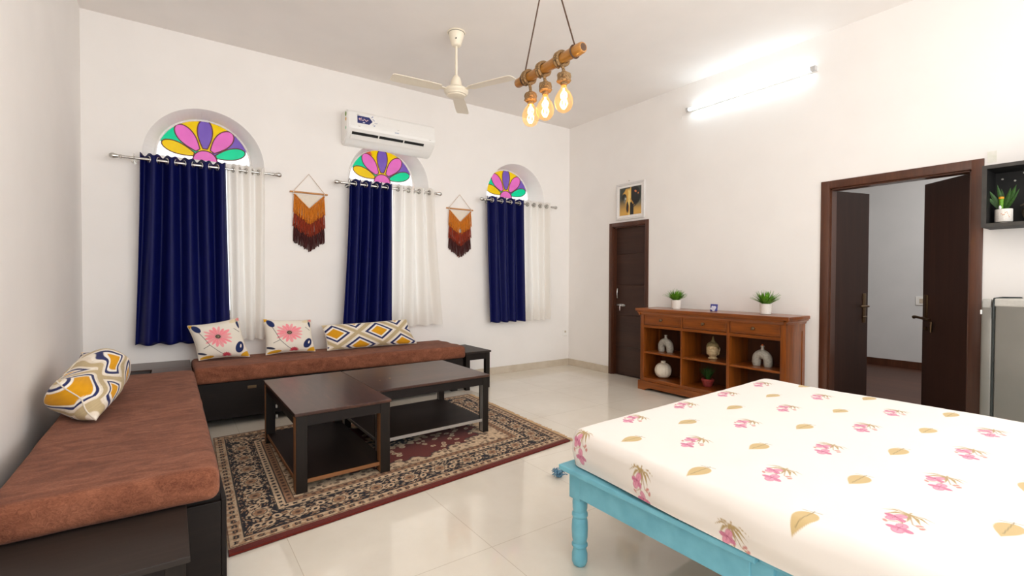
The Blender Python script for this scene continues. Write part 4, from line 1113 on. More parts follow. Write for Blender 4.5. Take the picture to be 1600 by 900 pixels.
potted('potted_plant', 'small spiky green plant in white pot on the right of the sideboard top', 'plant', gP, -0.20, -3.115, ST, 0.049, 0.058, 0.105, 130, 0.135, M_pot, M_green, 8, width=0.026, droop=0.2, spread=0.95)
# little blue picture tile
tl = thing('picture_tile', (-0.22, -2.567, ST), 'tiny blue and white square picture standing on the sideboard between the plants', 'ornament')
bm = B(); box(bm, -0.226, -2.612, ST, -0.214, -2.528, ST+0.078, bev=0.006, rot=Matrix.Rotation(0.15, 3, 'Y')); mk('tile_body', bm, plain('blue_glaze', rgb(62, 66, 140), 0.3), tl)
bm = B(); 
for yy, zz, r in ((-2.583, 0.042, 0.017), (-2.558, 0.047, 0.013), (-2.57, 0.022, 0.02), (-2.545, 0.028, 0.012)): lathe(bm, [(r*0.6, -0.0048), (r, -0.003), (r, 0.0)], (-0.2265+0.15*(0.039-zz)*-1*0.0-0.15*(zz-0.039)*-1, yy, ST+zz), 14, 'X')
mk('tile_picture', bm, plain('pale_glaze', rgb(222, 222, 236), 0.3), tl, 0.8)
# arch vases
def arch_vase(label, y, z, w, hgt, tr):
    root = thing('arch_vase', (-0.235, y, z), label, 'vase', 'grey arch vases'); x = -0.235
    R = w/2-tr
    pts = [(x, y+R, z+tr*0.35), (x, y+R*1.03, z+0.035)] + [(x, y+R*cos(a), z+hgt*0.30+R*1.02*sin(a)) for a in np.linspace(0, pi, 22)] + [(x, y-R*1.03, z+0.035), (x, y-R, z+tr*0.35)]
    rad = [tr*0.93, tr] + [tr*(1.0+0.12*sin(a)) for a in np.linspace(0, pi, 22)] + [tr, tr*0.93]
    bm = B(); tube(bm, [(x, y+R, z)]+pts+[(x, y-R, z)], [tr*0.8]+rad+[tr*0.8], 20); mk('arch_body', bm, M_stone, root, 0.9)
    zt = z+hgt*0.30+R*1.02+tr*0.85
    bm = B(); lathe(bm, [(0.030, -0.012), (0.018, 0.006), (0.014, 0.03), (0.018, 0.042), (0.018, 0.05), (0.010, 0.05), (0.009, 0.03)], (x, y, zt), 20); mk('neck', bm, M_stone, root, 0.8)
    return root, zt
arch_vase('grey stoneware arch vase in the upper left compartment of the sideboard', -1.965, 0.459, 0.20, 0.185, 0.041)
av, zt = arch_vase('grey stoneware arch vase with orange tip in the upper right compartment', -3.105, 0.459, 0.195, 0.20, 0.041)
bm = B(); lathe(bm, [(0.009, 0.045), (0.011, 0.055), (0.007, 0.064)], (-0.235, -3.105, zt), 12); setp(mk('stopper', bm, plain('orange_wax', rgb(206, 98, 34), 0.6), av, 0.8), 'orange stopper')
# pumpkin vase
pk = thing('pumpkin_vase', (-0.235, -1.932, 0.146), 'round ivory ribbed pumpkin vase in the lower left compartment', 'vase')
bm = B(); nu, nv = 96, 30; rings = []
for j in range(nv):
    ph = -pi/2*0.86+(pi*0.93)*j/(nv-1); ring = []
    for i in range(nu):
        a = 2*pi*i/nu; r = 0.098*cos(ph)**0.8*(1-0.055*(abs(sin(6*a))**-0.0)*(1-abs(sin(6*a))**0.5)) if cos(ph) > 0 else 0.001
        ring.append(bm.verts.new((-0.235+r*cos(a), -1.932+r*sin(a), 0.146+0.0895+0.091*sin(ph))))
    rings.append(ring)
for a, b in zip(rings[:-1], rings[1:]):
    for i in range(nu): bm.faces.new((a[i], a[(i+1) % nu], b[(i+1) % nu], b[i]))
bm.faces.new(rings[0]); bm.faces.new(rings[-1])
mk('ribbed_body', bm, M_ivory, pk, 0.9)
bm = B(); lathe(bm, [(0.03, 0.170), (0.026, 0.185), (0.029, 0.197), (0.029, 0.201), (0.018, 0.201), (0.017, 0.18)], (-0.235, -1.932, 0.146), 22); mk('rim', bm, M_ivory, pk, 0.8)
# stone head
def stone_head(x, y, z, yaw):
    root = thing('stone_head', (x, y, z), 'weathered beige stone head with pointed topknot in the upper middle compartment', 'statue')
    bm = B(); Hh = 0.20
    def tf(bm):
        bmesh.ops.rotate(bm, verts=bm.verts, cent=(0, 0, 0), matrix=Matrix.Rotation(yaw, 3, 'Z')); bmesh.ops.translate(bm, verts=bm.verts, vec=(x, y, z))
    nu, nv = 72, 60; rings = []
    for j in range(nv):
        t = j/(nv-1); zz = 0.022+0.145*t
        rx = 0.058*max(0.05, (1-abs((t-0.56)/0.62)**2.6))**0.5; ry = 0.060*max(0.05, (1-abs((t-0.55)/0.64)**2.6))**0.5
        if t < 0.22: rx *= 0.72+0.28*t/0.22; ry *= 0.80+0.20*t/0.22
        ring = []
        for i in range(nu):
            a = 2*pi*i/nu; ux, uy = cos(a), sin(a)      # face looks along +x
            r = 1.0; f = max(0, ux); s = uy
            g = lambda c, w: math.exp(-((t-c)/w)**2)
            gs = lambda c, w: math.exp(-((s-c)/w)**2)
            if ux > 0:
                r += 0.26*gs(0, 0.13)*(0.35*g(0.56, 0.10)+1.0*g(0.43, 0.055))          # nose
                r += 0.07*(gs(0, 0.42))*g(0.66, 0.035)                                  # brow
                r -= 0.12*(gs(0.36, 0.16)+gs(-0.36, 0.16))*g(0.575, 0.045)             # eye sockets
                r += 0.075*(gs(0.36, 0.13)+gs(-0.36, 0.13))*g(0.555, 0.024)            # lids
                r += 0.085*gs(0, 0.24)*(g(0.305, 0.018)+g(0.255, 0.02))                # lips
                r -= 0.05*gs(0, 0.25)*g(0.28, 0.008)
                r += 0.08*gs(0, 0.26)*g(0.12, 0.06)                                     # chin
                r += 0.05*(gs(0.55, 0.2)+gs(-0.55, 0.2))*g(0.42, 0.09)                  # cheeks
            ring.append(bm.verts.new((rx*ux*r, ry*uy*(1+0.3*(r-1)), zz)))
        rings.append(ring)
    for a, b in zip(rings[:-1], rings[1:]):
        for i in range(nu): bm.faces.new((a[i], a[(i+1) % nu], b[(i+1) % nu], b[i]))
    bm.faces.new(rings[0]); bm.faces.new(rings[-1])
    lathe(bm, [(0.046, 0.0), (0.05, 0.008), (0.036, 0.02), (0.031, 0.035), (0.034, 0.05)], (-0.004, 0, 0), 28)
    tf(bm); mk('face', bm, M_bud, root, 1.2)
    for s in (-1, 1):
        bm = B(); tube(bm, [(-0.002, s*0.058, 0.118), (-0.008, s*0.066, 0.122), (-0.014, s*0.066, 0.108), (-0.008, s*0.064, 0.085), (-0.002, s*0.061, 0.055), (0.003, s*0.058, 0.048), (0.004, s*0.056, 0.065), (0.0, s*0.058, 0.10)], [0.004, 0.007, 0.008, 0.007, 0.007, 0.006, 0.005, 0.004], 8)
        tf(bm); mk('ear', bm, M_bud, root, 0.9)
    bm = B(); nh = 56; rings = []
    for j in range(26):
        t = j/25; ph = pi/2*t; ring = []
        for i in range(nh):
            a = 2*pi*i/nh; low = 0.132+0.012*max(0, cos(a))-0.075*max(0, -cos(a))**0.7-0.02*(1-abs(cos(a)))*(1 if cos(a) <= 0 else 0.5)
            zz = low+(0.185-low)*sin(ph); r = (0.066*cos(ph)**0.75 if t < 1 else 0.004)
            if t > 0.65: r = max(r, 0.022*(1-(t-0.65)/0.5))
            bump_ = 1+0.03*sin(14*a)*sin(20*t)
            ring.append(bm.verts.new((-0.003+r*cos(a)*bump_, r*sin(a)*bump_, zz)))
        rings.append(ring)
    for a, b in zip(rings[:-1], rings[1:]):
        for i in range(nh): bm.faces.new((a[i], a[(i+1) % nh], b[(i+1) % nh], b[i]))
    bm.faces.new(rings[0]); bm.faces.new(rings[-1])
    lathe(bm, [(0.030, 0.178), (0.024, 0.190), (0.020, 0.198), (0.014, 0.206), (0.010, 0.225), (0.003, 0.245)], (-0.003, 0, 0), 20)
    tf(bm); setp(mk('hair_cap', bm, M_budhair, root, 1.2), 'mossy brown hair cap with spire')
    return root
stone_head(-0.235, -2.572, 0.459, pi+0.25)
# succulent in a dark red pot
sc_ = thing('potted_succulent', (-0.22, -2.505, 0.146), 'dark green succulent in a red pot in the lower middle compartment', 'plant')
bm = B(); lathe(bm, [(0.035, 0), (0.045, 0.004), (0.058, 0.05), (0.058, 0.056), (0.066, 0.058), (0.07, 0.075), (0.062, 0.085), (0.05, 0.086), (0.048, 0.074)], (-0.22, -2.505, 0.146), 28); mk('pot', bm, M_redpot, sc_, 0.8)
bm = B(); lathe(bm, [(0.05, 0.068), (0.05, 0.076)], (-0.22, -2.505, 0.146), 18); mk('soil', bm, M_soil, sc_)
mk('foliage', tuft(-0.22, -2.505, 0.146+0.074, 90, 0.06, 0.135, 5, width=0.014, droop=0.1, spread=0.62), M_dkgreen, sc_)

# ------------------------------------------------------------------ picture over the narrow door
pc = thing('framed_picture', (-0.02, -1.216, 2.12), 'square white framed picture with gold and black shapes above the narrow door', 'picture')
PY0, PY1, PZ0, PZ1 = -1.458, -0.974, 2.118, 2.603
bm = B(); w = 0.028
for q in ((PY0, PZ0, PY1, PZ0+w), (PY0, PZ1-w, PY1, PZ1), (PY0, PZ0+w, PY0+w, PZ1-w), (PY1-w, PZ0+w, PY1, PZ1-w)): box(bm, -0.028, q[0], q[1], -0.002, q[2], q[3], bev=0.003)
mk('picture_frame', bm, plain('silver_white_frame', rgb(218, 214, 210), 0.4), pc)
bm = B(); w2 = 0.058
box(bm, -0.012, PY0+w, PZ0+w, -0.004, PY1-w, PZ1-w); mk('mat_board', bm, plain('white_mat', rgb(240, 236, 232), 0.7), pc)
def picture_print(a, b):
    # a: 0..1 left to right as seen, b: 0..1 upward
    base = lin((60, 66, 58))*(1-smoothstep(0.45, 0.95, 1-b))[..., None] + lin((214, 166, 84))*smoothstep(0.35, 0.95, 1-b)[..., None]
    C = base.copy()
    def m(d, s=0.02): return 1-smoothstep(-s, s, d)
    n = (vnoise(a*9, b*9, 3)-0.5)*0.06
    C = over(C, (92, 108, 100), m(ell(a, b, 0.9, 0.5, 0.22, 0.2, 0)-1, 0.5)*0.6)
    C = over(C, (214, 164, 74), m(np.abs(a-0.40+n)-(0.10+0.16*smoothstep(0.3, 0.75, b)*(1-smoothstep(0.75, 1.0, b))), 0.03)*m(b-0.95, 0.03))
    C = over(C, (242, 214, 130), m(np.abs(a-0.46+n)-0.05, 0.03)*m(b-0.9, 0.06))
    C = over(C, (28, 26, 24), m(ell(a, b, 0.70, 0.68, 0.27, 0.33, 0.2)-1+n*2, 0.1)*(a > 0.5))
    C = over(C, (30, 28, 26), m(np.abs(a-0.57)-0.085, 0.02)*m(b-0.48, 0.05))
    C = over(C, (40, 40, 36), m(ell(a, b, 0.22, 0.66, 0.11, 0.12, 0.4)-1+n*2, 0.1)); C = over(C, (120, 122, 112), m(ell(a, b, 0.26, 0.56, 0.06, 0.12, -0.2)-1+n*2, 0.2)*0.8); C = over(C, (220, 220, 212), m(ell(a, b, 0.28, 0.6, 0.025, 0.03, 0)-1, 0.3))
    C = over(C, (26, 22, 20), m(ell(a, b, 0.37, 0.28, 0.055, 0.22, 0)-1+n*3, 0.12)); C = over(C, (196, 128, 52), m(ell(a, b, 0.43, 0.2, 0.02, 0.16, 0)-1, 0.2))
    C = over(C, (208, 110, 52), m(ell(a, b, 0.74, 0.82, 0.055, 0.035, -0.5)-1+n*2, 0.2)); C = over(C, (208, 120, 60), m(ell(a, b, 0.86, 0.74, 0.025, 0.03, 0)-1, 0.2))
    C = over(C, (232, 186, 92), m(np.abs(a-0.52)-0.018, 0.012)*m(0.45-b, 0.03)); C = over(C, (206, 150, 66), m(seg_dist(a, b, 0.5, 0.58, 0.63, 0.40)[0]-0.02, 0.012))
    C = over(C, (44, 42, 38), m(seg_dist(a, b, 0.63, 0.27, 0.76, 0.33)[0]-0.015, 0.01)); C = over(C, (180, 140, 76), m(seg_dist(a, b, 0.24, 0.38, 0.34, 0.44)[0]-0.012, 0.01))
    return C
aa = np.linspace(0, 1, 120)[:, None]+np.zeros((120, 120)); bb = np.linspace(0, 1, 120)[None, :]+np.zeros((120, 120))
Pp = np.stack([np.full(aa.shape, -0.0135), (PY1-w2)+(PY0-PY1+2*w2)*aa, (PZ0+w2)+(PZ1-PZ0-2*w2)*bb], -1)
grid_obj('art_print', Pp, M_paper, pc, picture_print(aa, bb), smooth=False)
bm = B(); tube(bm, [(-0.001, -1.19, PZ1+0.028), (-0.018, -1.19, PZ1+0.026)], 0.005, 6); mk('nail', bm, M_nickel, pc)

# ------------------------------------------------------------------ wall hangings
def hanging(label, xc, zr, w, zpeak, gap):
    root = thing('wall_hanging', (xc, -0.012, zr-0.64), label, 'wall hanging', 'fringed wall hangings'); y = -0.016
    bm = B(); lathe(bm, [(0.009, xc-w/2), (0.0095, xc+w/2)], (0, y, zr), 12, 'X'); mk('dowel', bm, M_dowel, root, 0.7)
    bm = B(); tube(bm, [(xc-w/2+0.035, y-0.008, zr+0.006), (xc, y+0.006, zpeak), (xc+w/2-0.035, y-0.008, zr+0.006)], 0.0026, 6); mk('hanging_string', bm, M_string, root)
    bm = B()
    for s in (-1, 1): tube(bm, [(xc+s*(w/2-0.035), y+0.012*cos(a), zr+0.012*sin(a)-0.004) for a in np.linspace(0, 2*pi, 11)[:-1]], 0.004, 6, closed=True); tube(bm, [(xc+s*(w/2-0.035), y, zr-0.012), (xc+s*(w/2-0.04), y, zr-0.035)], 0.006, 6)
    tube(bm, [(xc-w/2+0.04, y-0.004, zr-0.03), (xc, y-0.002, zr-0.178), (xc+w/2-0.04, y-0.004, zr-0.03)], 0.0045, 6)
    mk('cord_loop', bm, plain('white_cotton_cord', rgb(232, 224, 212), 0.8), root, 0.9)
    bm = B(); tri = [(xc-w/2+0.055, zr-0.02), (xc+w/2-0.055, zr-0.02), (xc, zr-0.165)]
    prism(bm, tri, -0.0062, -0.005, 'XZ'); mk('linen_backing', bm, plain('linen', rgb(226, 216, 200), 0.9), root)
    hw = w/2-0.038; rs = random.Random(int(xc*100))
    tiers = [(M_fr1, 'mustard_fringe', 0.025, 0.175, 0.195, 0.168, -0.020), (M_fr2, 'rust_fringe', 0.19, 0.32, 0.18, 0.168, -0.013), (M_fr3, 'maroon_fringe', 0.34, 0.46, 0.18, 0.180, -0.007)]
    for mat, nm, ztop_e, ztop_c, len_e, len_c, yy in tiers:
        bm = B(); n = 26
        for i in range(n):
            u = -1+2*(i+0.5)/n; a = abs(u)
            zt = zr-(ztop_c+(ztop_e-ztop_c)*a); L = len_c*(1-a)*0.95+len_e*a+ (rs.random()-0.5)*0.022
            if gap and nm == 'mustard_fringe' and a < 0.07: L *= 0.55
            x = xc+u*hw; j = lambda s: (rs.random()-0.5)*s
            dx = u*0.012
            tube(bm, [(x, yy-0.004+j(.004), zt), (x+dx*0.4+j(.004), yy-0.008+j(.005), zt-L*0.4), (x+dx+j(.008), yy-0.006+j(.006), zt-L)], [0.0052, 0.0066, 0.0052], 6)
        tube(bm, [(xc-hw, yy-0.008, zr-ztop_e), (xc, yy-0.008, zr-ztop_c), (xc+hw, yy-0.008, zr-ztop_e)], 0.008, 6)
        o = mk(nm, bm, mat, root, 0.9)
        setp(o, {'mustard_fringe': 'mustard orange yarn fringe', 'rust_fringe': 'rust red yarn fringe', 'maroon_fringe': 'dark maroon yarn fringe'}[nm])
    return root
hanging('three tier orange, rust and maroon fringe wall hanging left of the middle window', -3.778, 2.232, 0.385, 2.436, False)
hanging('three tier orange, rust and maroon fringe wall hanging between the middle and rightmost windows', -1.922, 2.222, 0.395, 2.412, True)

# ------------------------------------------------------------------ air conditioner
ac = thing('air_conditioner', (-2.90, 0, 2.80), 'white split air conditioner with blue tag, mounted above the middle window', 'air conditioner')
AX0, AX1 = -3.43, -2.375
prof = [(0.0, 2.81), (0.0, 3.165), (-0.15, 3.168), (-0.19, 3.158), (-0.212, 3.13), (-0.222, 3.06), (-0.224, 2.985), (-0.218, 2.958), (-0.195, 2.925), (-0.12, 2.842), (-0.06, 2.812)]
bm = B(); prism(bm, [(y, z) for y, z in prof], AX0, AX1, 'YZ'); bmesh.ops.bevel(bm, geom=[e for e in bm.edges if abs(e.verts[0].co.x-e.verts[1].co.x) < 1e-6], offset=0.012, segments=3, affect='EDGES')
mk('casing', bm, M_plast, ac, 0.5)
bm = B(); yz = [(-0.2255, 3.06), (-0.2275, 2.985), (-0.2225, 2.955), (-0.2185, 2.955), (-0.2215, 2.985), (-0.2195, 3.06), (-0.2055, 3.135), (-0.2135, 3.135)]
prism(bm, yz, AX0+0.035, AX1-0.012, 'YZ'); mk('front_panel', bm, M_plast, ac)
# outlet slot, flap and pins on the sloping underside
sl = Vector((0, 0.075, -0.083)).normalized(); nn = Vector((0, -sl.z*-1, sl.y)).normalized()
nn = Vector((0, -0.083, -0.075)).normalized()
def slope_box(bm, xa, xb, s0, s1, h0, h1):
    o = Vector((0, -0.195, 2.925))
    vs_ = [o+sl*s+nn*h for s in (s0, s1) for h in (h0, h1)]
    v = [bm.verts.new((x, p.y, p.z)) for x in (xa, xb) for p in (vs_[0], vs_[1], vs_[3], vs_[2])]
    for q in ((0, 1, 2, 3), (4, 5, 6, 7), (0, 1, 5, 4), (1, 2, 6, 5), (2, 3, 7, 6), (3, 0, 4, 7)): bm.faces.new([v[i] for i in q])
bm = B(); slope_box(bm, AX0+0.06, AX1-0.14, -0.004, 0.036, -0.004, 0.0012); mk('outlet_slot', bm, M_black, ac)
bm = B(); slope_box(bm, AX0+0.05, AX1-0.13, 0.028, 0.078, 0.0, 0.012); mk('louver_flap', bm, M_plast, ac)
for xx in (AX0+0.36, AX0+0.66):
    bm = B(); slope_box(bm, xx-0.006, xx+0.006, -0.004, 0.034, 0, 0.008); mk('slot_pin', bm, M_plast, ac)
bm = B(); prism(bm, [(-3.322, 3.022), (-3.322, 3.102), (-3.19, 3.102), (-3.152, 3.061), (-3.19, 3.022)], -0.2265, -0.222, 'XZ')
tag = mk('tag_sticker', bm, plain('tag_navy', rgb(24, 34, 104), 0.35), ac); setp(tag, 'navy blue arrow shaped tag sticker')
bm = B(); tube(bm, [(-3.298+0.012*k+0.008*(k % 2), -0.2272, 3.066+0.012*sin(k*1.9)*(1 if k > 1 else 1.4)-0.0006*k) for k in range(9)], 0.0042, 6); tube(bm, [(-3.300, -0.2272, 3.078), (-3.306, -0.2272, 3.066), (-3.296, -0.2272, 3.056), (-3.284, -0.2272, 3.058)], 0.004, 6)
mk('tag_lettering', bm, plain('tag_pink_white', rgb(236, 200, 204), 0.5), tag)
bm = B(); box(bm, -3.262, -0.2278, 3.031, -3.238, -0.2262, 3.040, bev=0.0005); mk('tag_emblem', bm, plain('tag_white', rgb(214, 216, 230), 0.5), tag)
bm = B()
for xx, zz in ((-3.165, 3.108), (-3.155, 3.118), (-3.150, 3.088), (-3.138, 3.078), (-3.128, 3.052), (-3.108, 3.052), (-3.150, 3.030), (-3.140, 3.016), (-3.132, 3.024)): box(bm, xx, -0.2268, zz-0.006, xx+0.009, -0.222, zz+0.003)
mk('blue_print_marks', bm, plain('pale_blue_ink', rgb(136, 142, 182), 0.5), ac)
bm = B()
for k in range(5): box(bm, -2.892+k*0.010, -0.2290, 2.982, -2.892+k*0.010+0.0075, -0.2240, 2.992)
mk('maker_mark', bm, plain('grey_blue_ink', rgb(160, 170, 196), 0.5), ac)
bm = B()
for xx, zz in ((-3.325, 3.112), (-3.312, 2.985), (-2.86, 3.02), (-2.46, 2.975)): box(bm, xx, -0.2275, zz, xx+0.022, -0.222, zz+0.004)
mk('grey_print_marks', bm, plain('grey_ink', rgb(170, 160, 154), 0.5), ac)
for zz, colr, r in ((3.115, (108, 150, 52), 0.026), (3.06, (226, 176, 70), 0.02), (2.965, (150, 210, 180), 0.017)):
    bm = B(); lathe(bm, [(r*0.98, AX0-0.0012), (r, AX0+0.001)], (0, -0.165, zz), 20, 'X'); mk('round_sticker', bm, plain('sticker_colour', rgb(*colr), 0.5), ac)

# ------------------------------------------------------------------ tube light
tb_ = thing('tube_light', (-0.05, -2.76, 3.30), 'lit white fluorescent tube high on the right wall', 'light')
TY0, TY1, TZ = -3.475, -2.095, 3.302
bm = B(); box(bm, -0.035, TY0, TZ-0.016, -0.002, TY1, TZ+0.022, bev=0.004); mk('batten', bm, M_plast, tb_)
bm = B(); lathe(bm, [(0.004, TY0+0.035), (0.0165, TY0+0.04), (0.0165, TY1-0.03), (0.004, TY1-0.025)], (-0.056, 0, TZ-0.002), 16, 'Y'); mk('glowing_tube', bm, M_tube, tb_, 0.9)
for a, b in ((TY0-0.01, TY0+0.04), (TY1-0.03, TY1+0.006)):
    bm = B(); box(bm, -0.078, a, TZ-0.022, -0.03, b, TZ+0.022, bev=0.008, seg=3); mk('lamp_holder', bm, plain('grey_plastic', rgb(196, 194, 192), 0.5), tb_)
bm = B(); tube(bm, [(-0.02, TY1+0.006, TZ-0.005), (-0.006, TY1+0.07, TZ-0.02), (-0.003, TY1+0.10, TZ-0.03), (-0.003, TY1+0.105, TZ-0.07)], 0.003, 6); mk('supply_wire', bm, M_plast, tb_)

# ------------------------------------------------------------------ ceiling fan
FXc, FYc = -2.811, -1.535
fan = thing('ceiling_fan', (FXc, FYc, 3.0), 'cream three blade ceiling fan on a thin rod', 'ceiling fan')
bm = B(); lathe(bm, [(0.078, H-0.001), (0.084, H-0.004), (0.084, H-0.012), (0.074, H-0.016), (0.072, H-0.03), (0.045, H-0.125), (0.034, H-0.135), (0.02, H-0.137)], (FXc, FYc, 0), 32); cn = mk('canopy', bm, M_cream, fan, 0.6)
bm = B(); lathe(bm, [(0.0765, H-0.0175), (0.0765, H-0.0125)], (FXc, FYc, 0), 32); setp(mk('canopy_gap_ring', bm, M_gasket, cn, 0.7), 'dark ring')
bm = B(); a0 = math.atan2(CAM.y-FYc, CAM.x-FXc)-0.05; lathe(bm, [(0.006, -0.004), (0.006, 0.004)], (FXc+0.058*cos(a0), FYc+0.058*sin(a0), H-0.085), 10, 'Y'); mk('screw', bm, M_black, cn)
bm = B(); lathe(bm, [(0.0115, H-0.137), (0.0115, 3.20)], (FXc, FYc, 0), 16); mk('down_rod', bm, M_cream, fan, 0.7)
bm = B(); lathe(bm, [(0.012, 3.215), (0.022, 3.21), (0.038, 3.19), (0.05, 3.155), (0.055, 3.118), (0.055, 3.112), (0.048, 3.108)], (FXc, FYc, 0), 28); mk('rod_cover', bm, M_cream, fan, 0.7)
bm = B(); lathe(bm, [(0.048, 3.108), (0.05, 3.098)], (FXc, FYc, 0), 28); mk('dark_collar', bm, M_bronze, fan, 0.7)
bm = B(); lathe(bm, [(0.05, 3.10), (0.098, 3.092), (0.112, 3.078), (0.114, 3.058), (0.105, 3.045), (0.10, 3.04), (0.098, 3.032), (0.086, 3.028), (0.082, 3.02), (0.05, 3.008), (0.004, 3.004)], (FXc, FYc, 0), 40); mk('motor_housing', bm, M_cream, fan, 0.6)
for k, (bx_, by_) in enumerate(((0.418, -0.909), (-0.996, 0.093), (0.578, 0.816))):
    d = Vector((bx_, by_, 0)).normalized(); n = Vector((-d.y, d.x, 0))
    bm = B(); secs = [(0.10, 0.020), (0.15, 0.022), (0.165, 0.055), (0.30, 0.062), (0.50, 0.066), (0.60, 0.064), (0.615, 0.050)]
    prev = None; first = None
    for r, w in secs:
        tw = 0.10 if r > 0.16 else 0.03; c = Vector((FXc, FYc, 3.072))+d*r
        cur = [bm.verts.new(c+n*s*w+Vector((0, 0, s*w*tw+h))) for s, h in ((-1, 0.0025), (0, 0.004), (1, 0.0025), (1, -0.0025), (0, -0.001), (-1, -0.0025))]
        if prev:
            for i in range(6): bm.faces.new((prev[i], prev[(i+1) % 6], cur[(i+1) % 6], cur[i]))
        else: bm.faces.new(cur)
        prev = cur
    bm.faces.new(prev); mk('blade', bm, M_cream, fan, 0.6)

# ------------------------------------------------------------------ bamboo pendant lamp
PXc, PZ = -3.137, 2.592
pd = thing('pendant_lamp', (PXc, -3.28, 2.27), 'bamboo pole pendant lamp with three amber bulbs on jute cords', 'pendant lamp')
bm = B()
ya, yb = -3.585, -2.965
lathe(bm, [(0.018, ya), (0.027, ya+0.001), (0.031, ya+0.008), (0.032, ya+0.035), (0.0335, ya+0.042), (0.032, ya+0.05), (0.030, ya+0.10), (0.0295, -3.35), (0.032, -3.337), (0.0295, -3.325), (0.029, -3.20), (0.0315, -3.187), (0.029, -3.175), (0.0285, -3.03), (0.031, -3.018), (0.029, -3.005), (0.029, yb-0.008), (0.026, yb), (0.016, yb)], (PXc, 0, PZ), 28, 'Y')
mk('bamboo_pole', bm, M_bamboo, pd, 0.7)
bm = B(); lathe(bm, [(0.022, ya-0.0006), (0.022, ya+0.0005)], (PXc, 0, PZ), 10, 'Y'); lathe(bm, [(0.012, yb+0.0006), (0.012, yb-0.001)], (PXc, 0, PZ), 12, 'Y'); setp(mk('pole_hollow', bm, M_cord, pd), 'dark pole end')
meet = (PXc, -3.278, 3.268)
for yy in (-3.515, -3.042):
    bm = B(); tube(bm, [meet, (PXc, yy, PZ+0.034)], 0.0045, 8)
    tube(bm, [(PXc+0.035*cos(a), yy, PZ+0.035*sin(a)) for a in np.linspace(0, 2*pi, 25)[:-1]], 0.0045, 8, closed=True); mk('suspension_rope', bm, M_cord, pd, 0.9)
bm = B(); tube(bm, [meet, (PXc, -3.278, H-0.03)], 0.005, 8); mk('top_cord', bm, M_cord, pd, 0.9)
bm = B(); lathe(bm, [(0.05, H-0.001), (0.05, H-0.012), (0.02, H-0.03), (0.006, H-0.034)], (PXc, -3.278, 0), 24); mk('ceiling_rose', bm, M_rope, pd, 0.7)
for yy, zn, zc_ in ((-3.108, 2.437, 2.50), (-3.254, 2.452, 2.50), (-3.424, 2.452, 2.51)):
    # jute cord: wound twice round the pole then hanging straight down
    R_ = 0.040; pts = []
    for a in np.linspace(-pi*0.5, 3.5*pi, 60): pts.append((PXc+R_*cos(a)*-1, yy+0.045*(1-(a+pi/2)/(4*pi))+0.0, PZ+R_*sin(a)))
    pts.append((PXc+0.036, yy, PZ-0.035)); pts[-1] = (PXc-0.012, yy, PZ-0.05)
    pts += [(PXc-0.004, yy, PZ-0.07), (PXc, yy, zn+0.055)]
    bm = B(); tube(bm, pts, 0.0095, 10); mk('jute_cord', bm, M_rope, pd, 0.9)
    bm = B(); rs = random.Random(int(-yy*1000)); n = 20; prof = [(0.012, 0.062), (0.017, 0.058), (0.019, 0.05), (0.016, 0.047), (0.037, 0.046), (0.041, 0.03), (0.037, 0.016), (0.041, 0.004), (0.034, -0.003), (0.019, -0.004), (0.019, -0.018), (0.0165, -0.022)]
    lathe(bm, prof, (PXc, yy, zn), n)
    for v in bm.verts:
        k = 1+(rs.random()-0.5)*0.16; v.co.x = PXc+(v.co.x-PXc)*k; v.co.y = yy+(v.co.y-yy)*k
    tube(bm, [(PXc-0.02, yy-0.022, zn+0.034), (PXc-0.028, yy-0.034, zn+0.030), (PXc-0.03, yy-0.036, zn+0.012)], 0.008, 8)
    mk('bulb_holder', bm, M_rope, pd, 0.5)
    zb = 2.275; Hb = zn-0.02-zb
    bm = B(); prof = [(0.0005, 0.0), (0.018, 0.003), (0.036, 0.014), (0.049, 0.034), (0.0545, 0.058), (0.052, 0.082), (0.042, 0.106), (0.029, 0.125), (0.019, 0.138), (0.0165, Hb)]
    lathe(bm, prof, (PXc, yy, zb), 32, cap=False); bl = mk('light_bulb', bm, M_amber, pd, 3.0)
    bm = B()
    for q in range(6):
        a = 2*pi*q/6; tube(bm, [(PXc+r_*cos(a), yy+r_*sin(a), zb+z_) for r_, z_ in ((0.008, 0.122), (0.019, 0.104), (0.017, 0.086), (0.009, 0.078), (0.018, 0.066), (0.022, 0.050), (0.014, 0.032), (0.006, 0.022))], 0.0026, 6)
    lathe(bm, [(0.003, 0.118), (0.005, 0.122), (0.005, 0.14)], (PXc, yy, zb), 8)
    setp(mk('filament', bm, M_filament, bl, 0.9), 'glowing warm filament')

# ------------------------------------------------------------------ wall shelf, its ornaments, fridge
ws = thing('wall_shelf', (-0.14, -5.1, 1.69), 'black open wall shelf box beside the double door, above the fridge', 'shelf')
SHY1, SHY0, SHX = -4.672, -5.55, -0.27; th = 0.026
bm = B(); box(bm, SHX, SHY0, 1.69, -0.001, SHY1, 1.69+th); bs = mk('bottom_board', bm, M_shelfblk, ws)
bm = B(); box(bm, SHX, SHY0, 2.128-th, -0.001, SHY1, 2.128); mk('top_board', bm, M_shelfblk, ws)
bm = B(); box(bm, SHX, SHY1-th, 1.69+th, -0.001, SHY1, 2.128-th); mk('side_board', bm, M_shelfblk, ws)
bm = B(); box(bm, SHX, SHY0, 1.69+th, -0.001, SHY0+th, 2.128-th); mk('side_board', bm, M_shelfblk, ws)
bm = B(); box(bm, -0.014, SHY0+th, 1.69+th, -0.001, SHY1-th, 2.128-th); mk('back_board', bm, M_shelfblk, ws)
bm = B(); e = 0.0015
